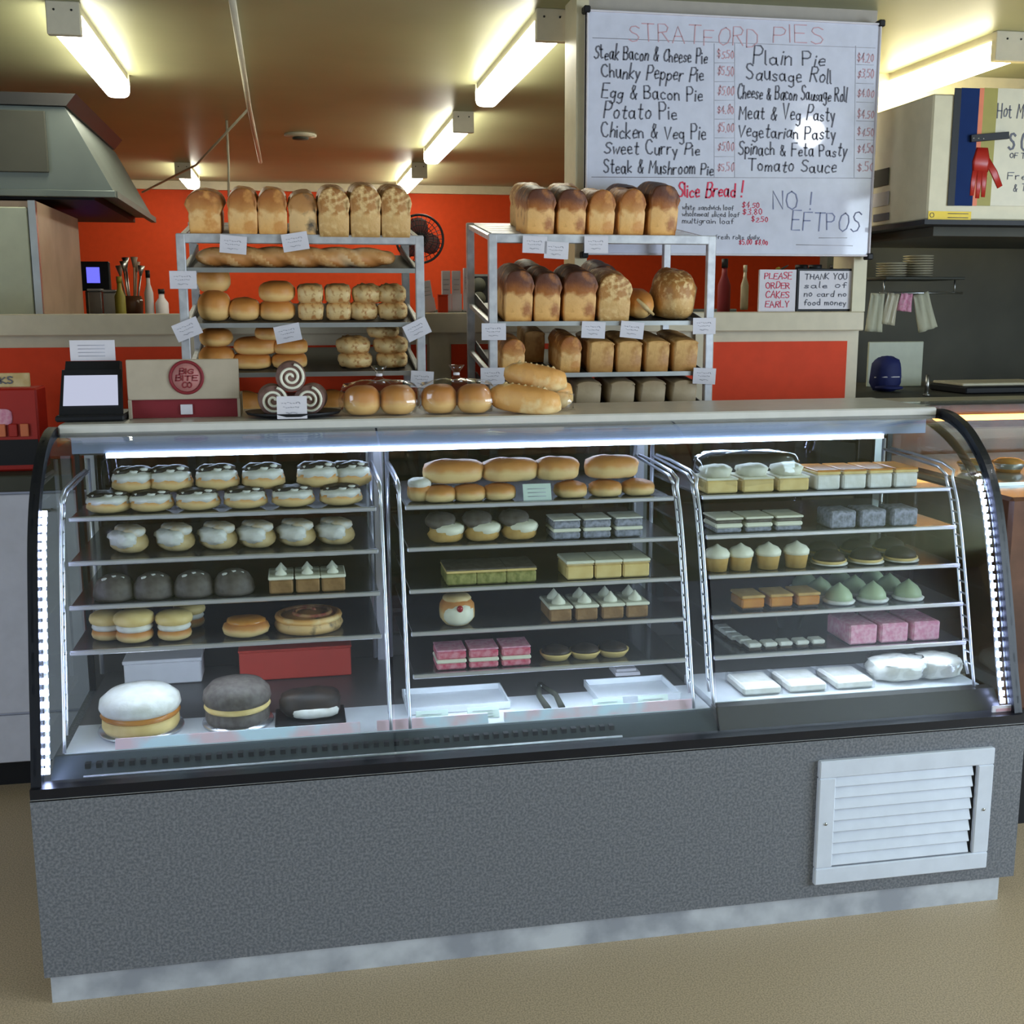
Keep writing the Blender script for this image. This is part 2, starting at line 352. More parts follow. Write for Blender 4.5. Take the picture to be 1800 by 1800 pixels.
# ------------------------------------------------------------------ stroke lettering
G = {
'A': [[(0,0),(.3,1),(.6,0)],[(.12,.4),(.48,.4)]], 'B': [[(0,0),(0,1),(.35,1),(.48,.85),(.45,.65),(.3,.53),(0,.53)],[(.3,.53),(.52,.4),(.52,.15),(.35,0),(0,0)]],
'C': [[(.55,.85),(.4,1),(.18,.95),(.02,.65),(.02,.35),(.18,.05),(.4,0),(.56,.14)]], 'D': [[(0,0),(0,1),(.3,.97),(.55,.7),(.55,.3),(.3,.03),(0,0)]],
'E': [[(.5,1),(0,1),(0,0),(.5,0)],[(0,.53),(.4,.53)]], 'F': [[(.5,1),(0,1),(0,0)],[(0,.53),(.4,.53)]],
'H': [[(0,0),(0,1)],[(.5,0),(.5,1)],[(0,.5),(.5,.5)]], 'I': [[(0,0),(0,1)]], 'K': [[(0,0),(0,1)],[(.48,1),(0,.45),(.5,0)]], 'L': [[(0,1),(0,0),(.48,0)]],
'M': [[(0,0),(.05,1),(.33,.4),(.6,1),(.66,0)]], 'N': [[(0,0),(0,1),(.52,0),(.52,1)]], 'G': [[(.55,.85),(.4,1),(.18,.95),(.02,.65),(.02,.35),(.18,.05),(.4,0),(.56,.14),(.56,.45),(.34,.45)]], 'U': [[(0,1),(.02,.2),(.2,0),(.4,.05),(.52,.25),(.54,1)]], '8': [[(.2,1),(.04,.8),(.2,.55),(.4,.28),(.2,0),(.02,.25),(.2,.55),(.37,.8),(.2,1)]],
'O': [[(.3,1),(.08,.85),(0,.5),(.08,.15),(.3,0),(.52,.15),(.6,.5),(.52,.85),(.3,1)]],
'P': [[(0,0),(0,1),(.35,1),(.5,.82),(.45,.58),(.3,.48),(0,.48)]], 'R': [[(0,0),(0,1),(.35,1),(.5,.82),(.42,.58),(0,.5)],[(.2,.5),(.52,0)]],
'S': [[(.5,.88),(.32,1),(.1,.95),(.03,.75),(.15,.58),(.38,.47),(.5,.28),(.4,.06),(.18,0),(0,.12)]], 'T': [[(0,1),(.6,1)],[(.3,1),(.3,0)]],
'V': [[(0,1),(.28,0),(.55,1)]], 'W': [[(0,1),(.2,0),(.38,.7),(.55,0),(.75,1)]], 'Y': [[(0,1),(.28,.5),(.55,1)],[(.28,.5),(.28,0)]], 'Z': [[(0,1),(.5,1),(0,0),(.5,0)]],
'a': [[(.4,.42),(.22,.52),(.03,.4),(.02,.15),(.15,0),(.35,.08),(.4,.3)],[(.4,.5),(.4,.1),(.48,0)]], 'b': [[(0,1),(0,0),(.25,0),(.4,.15),(.38,.4),(.2,.5),(0,.38)]],
'c': [[(.38,.42),(.22,.52),(.04,.4),(.02,.15),(.16,0),(.38,.06)]], 'd': [[(.4,1),(.4,0)],[(.4,.4),(.2,.52),(.03,.38),(.03,.12),(.2,0),(.4,.12)]],
'e': [[(.03,.26),(.38,.3),(.34,.46),(.2,.52),(.05,.42),(.02,.18),(.14,0),(.38,.06)]], 'f': [[(.36,.95),(.24,1),(.15,.85),(.15,0)],[(.02,.52),(.32,.52)]],
'g': [[(.4,.42),(.2,.52),(.03,.38),(.05,.12),(.22,.05),(.4,.2)],[(.4,.5),(.4,-.25),(.22,-.38),(.03,-.28)]], 'h': [[(0,1),(0,0)],[(0,.36),(.2,.52),(.36,.42),(.38,0)]],
'i': [[(0,.5),(0,0)],[(0,.7),(.01,.74)]], 'k': [[(0,1),(0,0)],[(.34,.5),(0,.22),(.36,0)]], 'l': [[(0,1),(0,.05),(.06,0)]],
'm': [[(0,.5),(0,0)],[(0,.38),(.16,.52),(.26,.4),(.27,0)],[(.27,.38),(.42,.52),(.52,.4),(.54,0)]], 'n': [[(0,.5),(0,0)],[(0,.36),(.2,.52),(.36,.42),(.38,0)]],
'o': [[(.2,.52),(.04,.42),(.01,.2),(.12,.01),(.3,.02),(.41,.25),(.34,.46),(.2,.52)]], 'p': [[(0,.5),(0,-.4)],[(0,.4),(.2,.52),(.38,.4),(.38,.15),(.2,0),(0,.1)]],
'r': [[(0,.5),(0,0)],[(0,.34),(.14,.5),(.3,.5)]], 's': [[(.34,.44),(.18,.52),(.04,.42),(.1,.3),(.3,.2),(.32,.06),(.16,0),(0,.07)]],
't': [[(.14,.9),(.14,.1),(.24,0),(.34,.04)],[(0,.6),(.3,.6)]], 'u': [[(0,.5),(.02,.12),(.16,0),(.34,.1),(.38,.5)],[(.38,.5),(.4,0)]],
'v': [[(0,.5),(.18,0),(.36,.5)]], 'w': [[(0,.5),(.14,0),(.27,.4),(.4,0),(.54,.5)]], 'y': [[(0,.5),(.18,.05)],[(.38,.5),(.1,-.38)]],
'&': [[(.5,0),(.12,.7),(.2,.95),(.36,.9),(.34,.7),(.06,.35),(.05,.1),(.22,0),(.42,.14),(.52,.38)]], '!': [[(0,1),(0,.3)],[(0,.04),(.01,0)]],
'$': [[(.42,.8),(.22,.92),(.04,.78),(.1,.58),(.36,.44),(.4,.2),(.2,.08),(0,.2)],[(.22,1.05),(.2,-.05)]], '.': [[(0,0),(.02,.03)]],
'0': [[(.2,1),(.03,.75),(.03,.25),(.2,0),(.37,.25),(.37,.75),(.2,1)]], '1': [[(0,.8),(.14,1),(.14,0)]], '2': [[(.02,.8),(.2,1),(.38,.8),(.3,.5),(0,0),(.4,0)]],
'3': [[(0,.95),(.3,.95),(.34,.72),(.14,.55),(.36,.4),(.34,.08),(0,.04)]], '4': [[(.28,0),(.28,1),(0,.3),(.4,.3)]], '5': [[(.36,1),(.04,1),(.02,.6),(.28,.6),(.38,.3),(.22,.02),(0,.08)]], ' ': []}
def text_mb(mb, txt, o, ex, ez, width, h, t, jit=.07, n=None, seed=1, bold=1):
    """write txt from point o along ex (unit), up ez (unit), fitted to width, cap height h; strokes are t wide ribbons standing proud of the surface"""
    rnd = random.Random(seed); adv = []; x = 0
    for ch in txt:
        g = G.get(ch, G.get(ch.upper(), [])); wd = max([p[0] for st in g for p in st], default=.28)
        adv.append((x, g)); x += wd+.2
    sc = width/(x-.2)/1.0
    n = n or ex.cross(ez)
    for x0, g in adv:
        dy = rnd.uniform(-jit, jit)*h; sl = rnd.uniform(-.08, .18); hv = rnd.uniform(.86, 1.18)
        for st in g:
            P = [o+ex*((x0+p[0])*sc+p[1]*h*sl)+ez*(p[1]*h*hv+dy) for p in st]
            vs = []; fs = []
            for i, p in enumerate(P):
                d = (P[min(i+1, len(P)-1)]-P[max(i-1, 0)])
                if d.length < 1e-6: d = ex*1
                d.normalize(); s_ = n.cross(d)*t/2
                e_ = d*t*.4*(-1 if i == 0 else (1 if i == len(P)-1 else 0))
                vs += [p-s_+e_, p+s_+e_, p-s_+e_+n*.0009, p+s_+e_+n*.0009]
            for i in range(len(P)-1):
                a = i*4; b = a+4
                fs += [(a+2, a+3, b+3, b+2), (a, b, b+1, a+1), (a, a+2, b+2, b), (a+1, b+1, b+3, a+3)]
            fs += [(0, 1, 3, 2), (len(P)*4-4, len(P)*4-2, len(P)*4-1, len(P)*4-3)]
            mb.add(vs, fs)
EX = Vector((1, 0, 0)); EZ = Vector((0, 0, 1)); NY = Vector((0, -1, 0))

# ================================================================== ROOM SHELL
CZ = 2.62
def sbox(name, m, x0, x1, y0, y1, z0, z1, parent=None, b=0):
    o = MB().box(x0, x1, y0, y1, z0, z1, b=b).build(name, m, parent)
    return struct(o) if parent is None else o
sbox('floor', 'floor', -4.2, 6.2, -5.6, 8.1, -.08, 0)
sbox('ceiling', 'ceil', -4.2, 6.2, -5.6, 8.1, CZ, CZ+.08)
sbox('wall_back', 'orange2', -4.2, 6.2, 7.9, 8.02, 0, CZ)
sbox('trim_1', 'cream', -4.2, 6.2, 7.86, 7.9, CZ-.07, CZ)
sbox('wall_left', 'cream', -4.3, -4.2, -5.6, 8.1, 0, CZ)
sbox('wall_right', 'cream2', 6.2, 6.3, -5.6, 8.1, 0, CZ)
# shop front, behind the viewer
sbox('wall_front', 'frontgrey', -4.2, 6.2, -5.7, -5.6, 0, CZ)
# half wall with cream framing, orange infill
hw = MB().box(-3.2, 2.765, 1.68, 1.80, 0, 1.45).build('wall_partition', 'cream'); struct(hw)
for (x0, x1) in ((-3.1, .235), (.30, 1.07), (1.16, 2.10-.0), (2.155, 2.715)):
    MB().box(x0, x1, 1.672, 1.69, .12, 1.41).build('orange_panel', 'orange', hw)
for x in (.268, 1.115, 2.127): MB().box(x-.036, x+.036, 1.664, 1.682, .0, 1.45).build('panel_post', 'cream', hw)
sbox('trim_2', 'cream', -3.2, 2.765, 1.64, 1.86, 1.45, 1.523, b=.004)
# upper wall that carries the menu board, and its end post
up = MB().box(1.655, 2.765, 1.66, 1.80, 1.79, CZ).build('wall_upper', 'greywall'); struct(up)
sbox('trim_3', 'cream2', 2.715, 2.77, 1.65, 1.82, 1.523, 1.79)
sbox('trim_4', 'cream2', 1.61, 1.655, 1.63, 1.80, 1.523, CZ)
# alcove behind the hot food counter
sbox('wall_alcove', 'darksteel', 3.12, 6.0, 2.7, 2.78, 0, 2.0)
sbox('wall_alcove_top', 'cream2', 3.12, 6.0, 2.7, 2.78, 2.0, CZ)

# ================================================================== CEILING LIGHTS
def fixture(x, y0, y1, label, tube='tube', wd=.11, h=.11):
    t = empty('fluorescent_light', (x, (y0+y1)/2, CZ), label, 'ceiling light', 'fluorescent battens on the ceiling')
    L = (y1-y0)/2
    MB().box(-wd/2+.004, wd/2-.004, -L+.03, L-.03, -.035, 0).build('channel', 'fixend', t)
    d = MB(); pts = [(-wd/2, -.035)] + [(-wd/2*math.cos(a)**.5 if a < PI/2 else wd/2*abs(math.cos(a))**.5, -.045-(h-.05)*math.sin(a)**.5) for a in [PI*i/14 for i in range(1, 14)]] + [(wd/2, -.035)]
    d.prism(pts, 1, -L+.035, L-.012).build('diffuser', tube, t)
    MB().box(-wd/2-.003, wd/2+.003, -L, -L+.035, -h-.004, 0, b=.003).build('end_cap', 'fixend', t)
    MB().box(-wd/2, wd/2, L-.012, L, -h*.5, 0).build('end_cap', 'fixend', t)
    for sx in (-.03, .03): MB().tube([(sx, -L-.002, -.03), (sx, -L+.004, -.03)], .004).build('screw', 'black', t)
    return t
fixture(1.57, 1.84, 3.30, 'large white fluorescent light nearest the whiteboard, its square end facing the viewer')
fixture(1.57, 4.05, 5.55, 'white fluorescent light behind the large one beside the whiteboard, second of that row')
fixture(1.57, 6.30, 7.65, 'small far fluorescent light in front of the orange kitchen wall, last of the right row')
fixture(-.17, 2.05, 3.36, 'bright fluorescent light above the range hood at top left')
fixture(-.17, 6.60, 7.50, 'small far fluorescent light seen between range hood and left bread rack')
fixture(3.46, 1.85, 3.30, 'warm fluorescent light at top right above the cream canopy', 'tubew', .15, .11)
dl = empty('globe_lamp', (3.504, -.573, CZ), 'round globe lamp on the ceiling before the counter, mirrored in the whiteboard', 'ceiling light')
MB().lathe([(.105, 0), (.105, -.012), (.085, -.016), (.085, 0)], n=32).build('bezel', 'white', dl)
MB().blob((0, 0, -.105), (.085, .085, .085), nu=28, nv=16).build('globe', 'spot', dl)
# suspended rail and bracing rods under the ceiling
rl = empty('ceiling_rail', (0, 0, 0), 'thin metal rail with bracing rods hanging under the ceiling left of centre', 'rail')
p0 = at(405, -20, 2, CZ-.03); p1 = at(438, 190, 2, CZ-.05); p2 = at(458, 285, 2, CZ-.08)
MB().tube([p0, p1, p2], .013, 8).build('rail', 'fixend', rl)
p3 = at(425, 190, 1, p1.y); p4 = at(345, 290, 1, 5.2); p5 = at(250, 338, 1, 6.3)
MB().tube([p1, p4, p5], .007, 6).build('brace_rod', 'fixend', rl)
p6 = at(402, 290, 1, 4.6); p7 = at(402, 345, 1, 4.6)
MB().tube([Vector((p6.x, 4.6, CZ)), p6, p7], .008, 6).build('drop_rod', 'fixend', rl)
cv = empty('ceiling_vent', tuple(at(528, 236, 2, CZ)), 'small round vent plate in the ceiling above the left rack', 'vent')
MB().lathe([(.10, 0), (.10, -.012), (.06, -.02), (.001, -.02)], n=24).build('plate', 'fixend', cv)
MB().lathe([(.05, -.02), (.05, -.03), (.001, -.032)], n=20).build('core', 'darksteel', cv)

# ================================================================== WHITEBOARD
WY = 1.6
wb = empty('whiteboard', (0, 0, 0), 'large white menu board listing pies, hung high above the right bread rack', 'whiteboard')
# local drawing frame measured on the board plane
BX0, BX1, BZ0, BZ1 = 1.640, 2.753, 1.728, 2.562
wb.location = (BX0, WY, BZ0)
W_, H_ = BX1-BX0, BZ1-BZ0
MB().box(0, W_, .004, .022, 0, H_).build('writing_surface', 'wb', wb)
fr = MB()
for a in ((0, W_, 0, .007), (0, W_, H_-.007, H_)): fr.box(a[0], a[1], -.003, .03, a[2], a[3], b=.002)
fr.box(0, .007, -.003, .03, 0, H_, b=.002); fr.box(W_-.007, W_, -.003, .03, 0, H_, b=.002)
fr.build('frame', 'paper', wb)
for cx, cz in ((0, 0), (W_, 0), (0, H_), (W_, H_)):
    MB().box(cx-.012, cx+.012, -.007, .032, cz-.012, cz+.012, b=.004).build('corner_cap', 'black', wb)
O = Vector((BX0, WY, BZ0))
def btext(groups, name, m, t):
    for i, (s_, x0, x1, yb, hh) in enumerate(groups):
        mb = MB(); a = at(x0, yb, 1, WY)-O; b = at(x1, yb-1, 1, WY)-O; c = at(x0, yb-hh, 1, WY)-O
        a.y = b.y = .0035; ex = Vector((1, 0, 0))
        text_mb(mb, s_, a, ex, EZ, b.x-a.x, abs(c.z-a.z), t, seed=i*5+len(s_), n=NY)
        mb.build(name, m, wb)
btext([('Steak Bacon & Cheese Pie', 1045, 1243, 103, 24), ('Chunky Pepper Pie', 1058, 1237, 136, 25), ('Egg & Bacon Pie', 1058, 1235, 171, 23),
       ('Potato Pie', 1062, 1190, 206, 26), ('Chicken & Veg Pie', 1058, 1241, 241, 25), ('Sweet Curry Pie', 1063, 1230, 269, 22), ('Steak & Mushroom Pie', 1062, 1254, 303, 22),
       ('Plain Pie', 1325, 1450, 111, 28), ('Sausage Roll', 1313, 1462, 140, 25), ('Cheese & Bacon Sausage Roll', 1297, 1489, 172, 23), ('Meat & Veg Pasty', 1300, 1468, 208, 24),
       ('Vegetarian Pasty', 1298, 1469, 240, 23), ('Spinach & Feta Pasty', 1299, 1488, 271, 22), ('Tomato Sauce', 1316, 1470, 300, 22)], 'black_lettering', 'ink', .0052)
btext([('NO !', 1360, 1425, 366, 32), ('EFTPOS', 1392, 1510, 404, 30)], 'blue_lettering', 'inkblue', .0045)
btext([('Slice Bread !', 1192, 1304, 345, 24)], 'red_lettering', 'inkred', .0062)
btext([('STRATFORD', 1106, 1332, 72, 30), ('PIES', 1360, 1448, 74, 30)] +
      [('$%s' % p, 1262, 1290, y, 14) for p, y in (('5.50', 102), ('5.50', 132), ('5.00', 166), ('4.80', 199), ('5.00', 232), ('5.00', 264), ('5.50', 300))] +
      [('$%s' % p, 1508, 1536, y, 14) for p, y in (('4.20', 108), ('3.50', 136), ('4.00', 170), ('4.50', 207), ('4.50', 238), ('4.50', 268), ('.50', 300))], 'pink_lettering', 'inkpink', .0035)
btext([('$4.50', 1305, 1335, 365, 9), ('$3.80', 1306, 1340, 377, 9), ('$2.50', 1322, 1350, 390, 9), ('$5.00 $8.00', 1300, 1350, 430, 8)], 'small_red_lettering', 'inkred', .0026)
btext([('white sandwich loaf', 1200, 1290, 368, 9), ('wholemeal sliced loaf', 1200, 1300, 380, 9), ('multigrain loaf', 1200, 1290, 392, 9), ('fresh rolls daily', 1258, 1335, 420, 8)], 'small_black_lettering', 'ink', .0022)
ln = MB()
def bline(x0, y0, x1, y1, t=.0025):
    a = at(x0, y0, 1, WY)-O; b = at(x1, y1, 1, WY)-O; a.y = b.y = .004
    ln.tube([a, b], t/2, 4)
for a in ((1042, 66, 1540, 84), (1040, 311, 1538, 313), (1256, 76, 1256, 312), (1292, 76, 1292, 312), (1505, 80, 1502, 312), (1440, 418, 1490, 418), (1400, 430, 1500, 432)): bline(*a)
for i in range(6): bline(1257, 110+33*i, 1291, 110+33*i, .0018); bline(1506, 113+33*i, 1537, 114+33*i, .0018)
ln.build('ruled_lines', 'inkgrey', wb)

# ================================================================== DISPLAY CABINET
W = 2.4
cab = empty('display_cabinet', (W/2, .4, 0), 'long curved glass refrigerated cake display counter with speckled grey front panel', 'display cabinet')
cab.location = (0, 0, 0)
PROF = [(.47, 1.232), (.42, 1.228), (.37, 1.214), (.325, 1.192), (.285, 1.162), (.245, 1.125), (.212, 1.08), (.182, 1.02), (.158, .95), (.135, .87), (.113, .79), (.09, .70), (.068, .61), (.045, .53), (.036, .495)]
def gy(z):
    P = sorted(PROF, key=lambda p: p[1])
    for (ya, za), (yb, zb) in zip(P, P[1:]):
        if za <= z <= zb: return ya+(yb-ya)*(z-za)/(zb-za)
    return P[0][0] if z < P[0][1] else P[-1][0]
MB().box(0, W, 0, .03, .069, .489).build('front_panel', 'granite', cab)
sd = MB()
for x0 in (0.001, W-.026): sd.box(x0, x0+.025, .03, .78, .069, .489)
sd.build('base_sides', 'granite', cab)
MB().box(.01, 2.366, -.009+.02, .05, 0, .069).build('kick_plate', 'kick', cab)
MB().box(.03, 2.34, .05, .74, 0, .069).build('plinth', 'black', cab)
MB().box(.0, W, .0, .04, .486, .4895).build('panel_edge_strip', 'alu', cab)
# vent grille
vg = empty('vent_grille', (1.832, -.002, .107), None, None); vg.parent = cab; vg['label'] = 'white louvred vent grille'
VW, VH = .478, .329
g = MB(); bw = .045
g.box(0, VW, -.012, .004, VH-bw, VH, b=.003); g.box(0, VW, -.012, .004, 0, bw, b=.003); g.box(0, bw, -.012, .004, bw, VH-bw, b=.003); g.box(VW-bw, VW, -.012, .004, bw, VH-bw, b=.003)
g.build('grille_frame', 'white', vg)
MB().box(.01, VW-.01, -.001, .003, .01, VH-.01).build('grille_backing', 'black', vg)
NS = 8
for i in range(NS):
    z = bw+.004+(VH-2*bw)*(i+.5)/NS; hh = (VH-2*bw)/NS
    MB().prism([(-.011, z-hh*.42), (-.009, z-hh*.5), (.001, z+hh*.30), (-.001, z+hh*.38)], 0, bw*.9, VW-bw*1.25).build('slat', 'white', vg)
for x in (.022, VW-.022): MB().tube([(x, -.014, VH*.5), (x, -.011, VH*.5)], .004, 8).build('screw', 'steel', vg)
# body: floor of the well, back, sliding doors
MB().box(.03, W-.03, .10, .76, .43, .478).build('well_floor', 'interior', cab)
inn = MB(); inn.box(.02, W-.02, .735, .775, .48, .60).box(.02, W-.02, .735, .775, 1.15, 1.228)
inn.build('rear_frame', 'interior', cab)
for i in range(3):
    x0 = .03+i*.78
    d = MB().box(x0, x0+.78, .742+.014*(i % 2), .752+.014*(i % 2), .60, 1.15).build('sliding_door', 'tint', cab)
    f_ = MB()
    for xx in (x0, x0+.755): f_.box(xx, xx+.025, .739+.014*(i % 2), .755+.014*(i % 2), .60, 1.15)
    f_.build('door_frame', 'steel', d)
# end frames + end glass + front curved glass panes
def strip(prof, off):
    out = []
    for i, (y, z) in enumerate(prof):
        a = prof[max(i-1, 0)]; b = prof[min(i+1, len(prof)-1)]
        t = Vector((b[0]-a[0], b[1]-a[1])).normalized(); n = Vector((-t.y, t.x))
        out.append((y+n.x*off, z+n.y*off))
    return out
def dens(P, k=4):
    o = []
    for i in range(len(P)-1):
        p0 = Vector(P[max(i-1, 0)]); p1 = Vector(P[i]); p2 = Vector(P[i+1]); p3 = Vector(P[min(i+2, len(P)-1)])
        for j in range(k):
            t = j/k
            o.append(tuple(.5*((2*p1)+(-p0+p2)*t+(2*p0-5*p1+4*p2-p3)*t*t+(-p0+3*p1-3*p2+p3)*t**3)))
    o.append(P[-1]); return o
PD = dens(PROF)
def curved(x0, x1, o0, o1, name, m, smooth=True):
    A = strip(PD, o0); B = strip(PD, o1); n = len(A); mb = MB()
    for L in (A, B):
        vs = [(x, y, z) for x in (x0, x1) for y, z in L]
        mb.add(vs, [(i, i+1, n+i+1, n+i) for i in range(n-1)], smooth)
    for x in (x0, x1):
        vs = [(x, y, z) for y, z in A]+[(x, y, z) for y, z in B]
        mb.add(vs, [(i, i+1, n+i+1, n+i) for i in range(n-1)])
    for k in (0, n-1):
        mb.add([(x0, *A[k]), (x1, *A[k]), (x1, *B[k]), (x0, *B[k])], [(0, 1, 2, 3)])
    return mb.build(name, m, cab)
for x0, x1 in ((.022, .792), (.797, 1.582), (1.587, W-.022)): curved(x0, x1, -.002, -.007, 'curved_glass_pane', 'glass')
for x0, x1 in ((0, .022), (W-.022, W)): curved(x0, x1, .004, -.022, 'end_frame', 'blackg', False)
for x in (.006, W-.012):
    poly = [(y, z) for y, z in strip(PD, -.022)] + [(.74, .495), (.74, 1.20), (.5, 1.20)]
    MB().prism(poly, 0, x, x+.006).build('end_glass', 'glass', cab)
    MB().box(x-.004, x+.012, .735, .775, .48, 1.235).build('rear_post', 'blackg', cab)
# bottom black frame and sloped teal sill
MB().box(.0, W, .004, .05, .4895, .512).build('bottom_frame', 'blackg', cab)
MB().prism([(.05, .49), (.13, .49), (.135, .538), (.125, .538)], 0, .03, 1.60).build('front_sill', 'sill', cab)
MB().prism([(.05, .49), (.12, .49), (.13, .553), (.10, .553)], 0, 1.60, W-.03).build('front_sill', 'interior', cab)
sl = MB()
for i in range(52): sl.box(.10+.024*i, .112+.024*i, .092, .108, .517, .528)
sl.build('air_slots', 'black', cab)
MB().tube([(.1, .07, .507), (1.35, .07, .507)], .0035, 6).build('sill_trim', 'alu', cab)
MB().box(.05, 1.60, .135, .315, .52, .540).build('deck', 'deck', cab)
MB().box(.05, 1.60, .3155, .73, .52, .540).build('rear_deck', 'smokeg', cab)
MB().box(1.61, W-.05, .135, .36, .52, .553).build('deck', 'deck', cab)
MB().box(1.61, W-.05, .3605, .73, .52, .553).build('rear_deck', 'smokeg', cab)
for x0, x1 in ((.16, .72), (.76, 1.03), (1.07, 1.56)): MB().prism([(.136, .5405), (.150, .5405), (.150, .562), (.146, .562)], 0, x0, x1).build('ticket_strip', 'ticket', cab)
# worktop slab
MB().box(.025, W-.03, .45, .82, 1.236, 1.260, b=.004).build('worktop', 'counter', cab)
MB().box(.02, W-.02, .447, .80, 1.2285, 1.2362).build('worktop_gasket', 'blackg', cab)
MB().box(.05, W-.05, .470, .50, 1.186, 1.226).build('lamp_rail', 'bluegrey', cab)
MB().box(.13, 2.22, .466, .482, 1.174, 1.186).build('led_strip', 'led', cab)
# side led channels with dots
for sx in (.020, W-.034):
    pth = [(y+.018, z) for y, z in PD if .52 < z < 1.09]
    ch = MB(); ch.tube([(sx+.006, y+.006, z) for y, z in pth], .006, 6); c = ch.build('led_channel', 'alu', cab)
    ld = MB(); N = 26
    for i in range(N):
        t = i/(N-1)*(len(pth)-1); k = min(int(t), len(pth)-2); u = t-k
        y = pth[k][0]*(1-u)+pth[k+1][0]*u; z = pth[k][1]*(1-u)+pth[k+1][1]*u
        ld.box(sx, sx+.012, y-.004, y+.001, z-.0062, z+.0062)
    ld.build('led_dots', 'ledside', c)
# shelves and their supports
SH = {1: 1.060, 2: .963, 3: .865, 4: .766, 5: .667}
SF = {k: gy(z)+.078 for k, z in SH.items()}
BAYS = {1: (.068, .780, (1, 2, 3, 4)), 2: (.850, 1.540, (1, 2, 3, 4, 5)), 3: (1.615, 2.318, (1, 2, 3, 4, 5))}
for b_, (x0, x1, ks) in BAYS.items():
    for k in ks:
        z = SH[k]
        s_ = MB().box(x0+.004, x1-.004, SF[k]+.004, .70, z-.007, z-.0005).build('shelf', 'smoke', cab)
        MB().box(x0, x1, SF[k]-.006, SF[k]+.005, z-.010, z+.001, b=.002).build('shelf_edge', 'chrome', s_)
for x in (.052, .792, .838, 1.552, 1.604, 2.330):
    u = MB()
    side = -1 if x in (.792, 1.552, 2.330) else 1
    pts = [(x, gy(z)+.075, z) for z in [1.085-.03*i for i in range(19)]]
    pts2 = [(x, p[1]+.032, p[2]) for p in pts[:-2]]
    top = [(x, .62, 1.125), (x, .50, 1.125), (x, .34, 1.118), (x, .285, 1.105)]
    u.tube(top+pts, .0042, 7); u.tube([(x, .66, 1.118), (x, .36, 1.105), (x, .315, 1.085)]+pts2+[(x, pts[-3][1]+.016, pts[-2][2])], .0042, 7)
    for i in range(1, 17, 1): u.tube([pts[i], pts2[i]], .0028, 5)
    u.tube([(x, .66, 1.15), (x, .66, .56)], .006, 7)
    u.build('shelf_support', 'chrome', cab)
for b_, k in ((1, 4), (2, 5), (3, 5)):
    x0, x1, _ = BAYS[b_]
    MB().box(x0+.02, x1-.02, SF[k]+.020, SF[k]+.030, SH[k]-.014, SH[k]-.0085).build('deck_fill_strip', 'deckfill', cab)  # added glowing strip, out of sight under the shelf, to brighten the deck
for x in (.815, 1.58): MB().box(x-.012, x+.012, .70, .735, .54, 1.18).build('rear_upright', 'chrome', cab)
MB().box(2.325, 2.388, .033, .037, .508, .528).build('maker_plate', 'paper', cab)
MB().box(2.335, 2.38, .0325, .034, .513, .521).build('maker_plate_print', 'inkpink', cab)

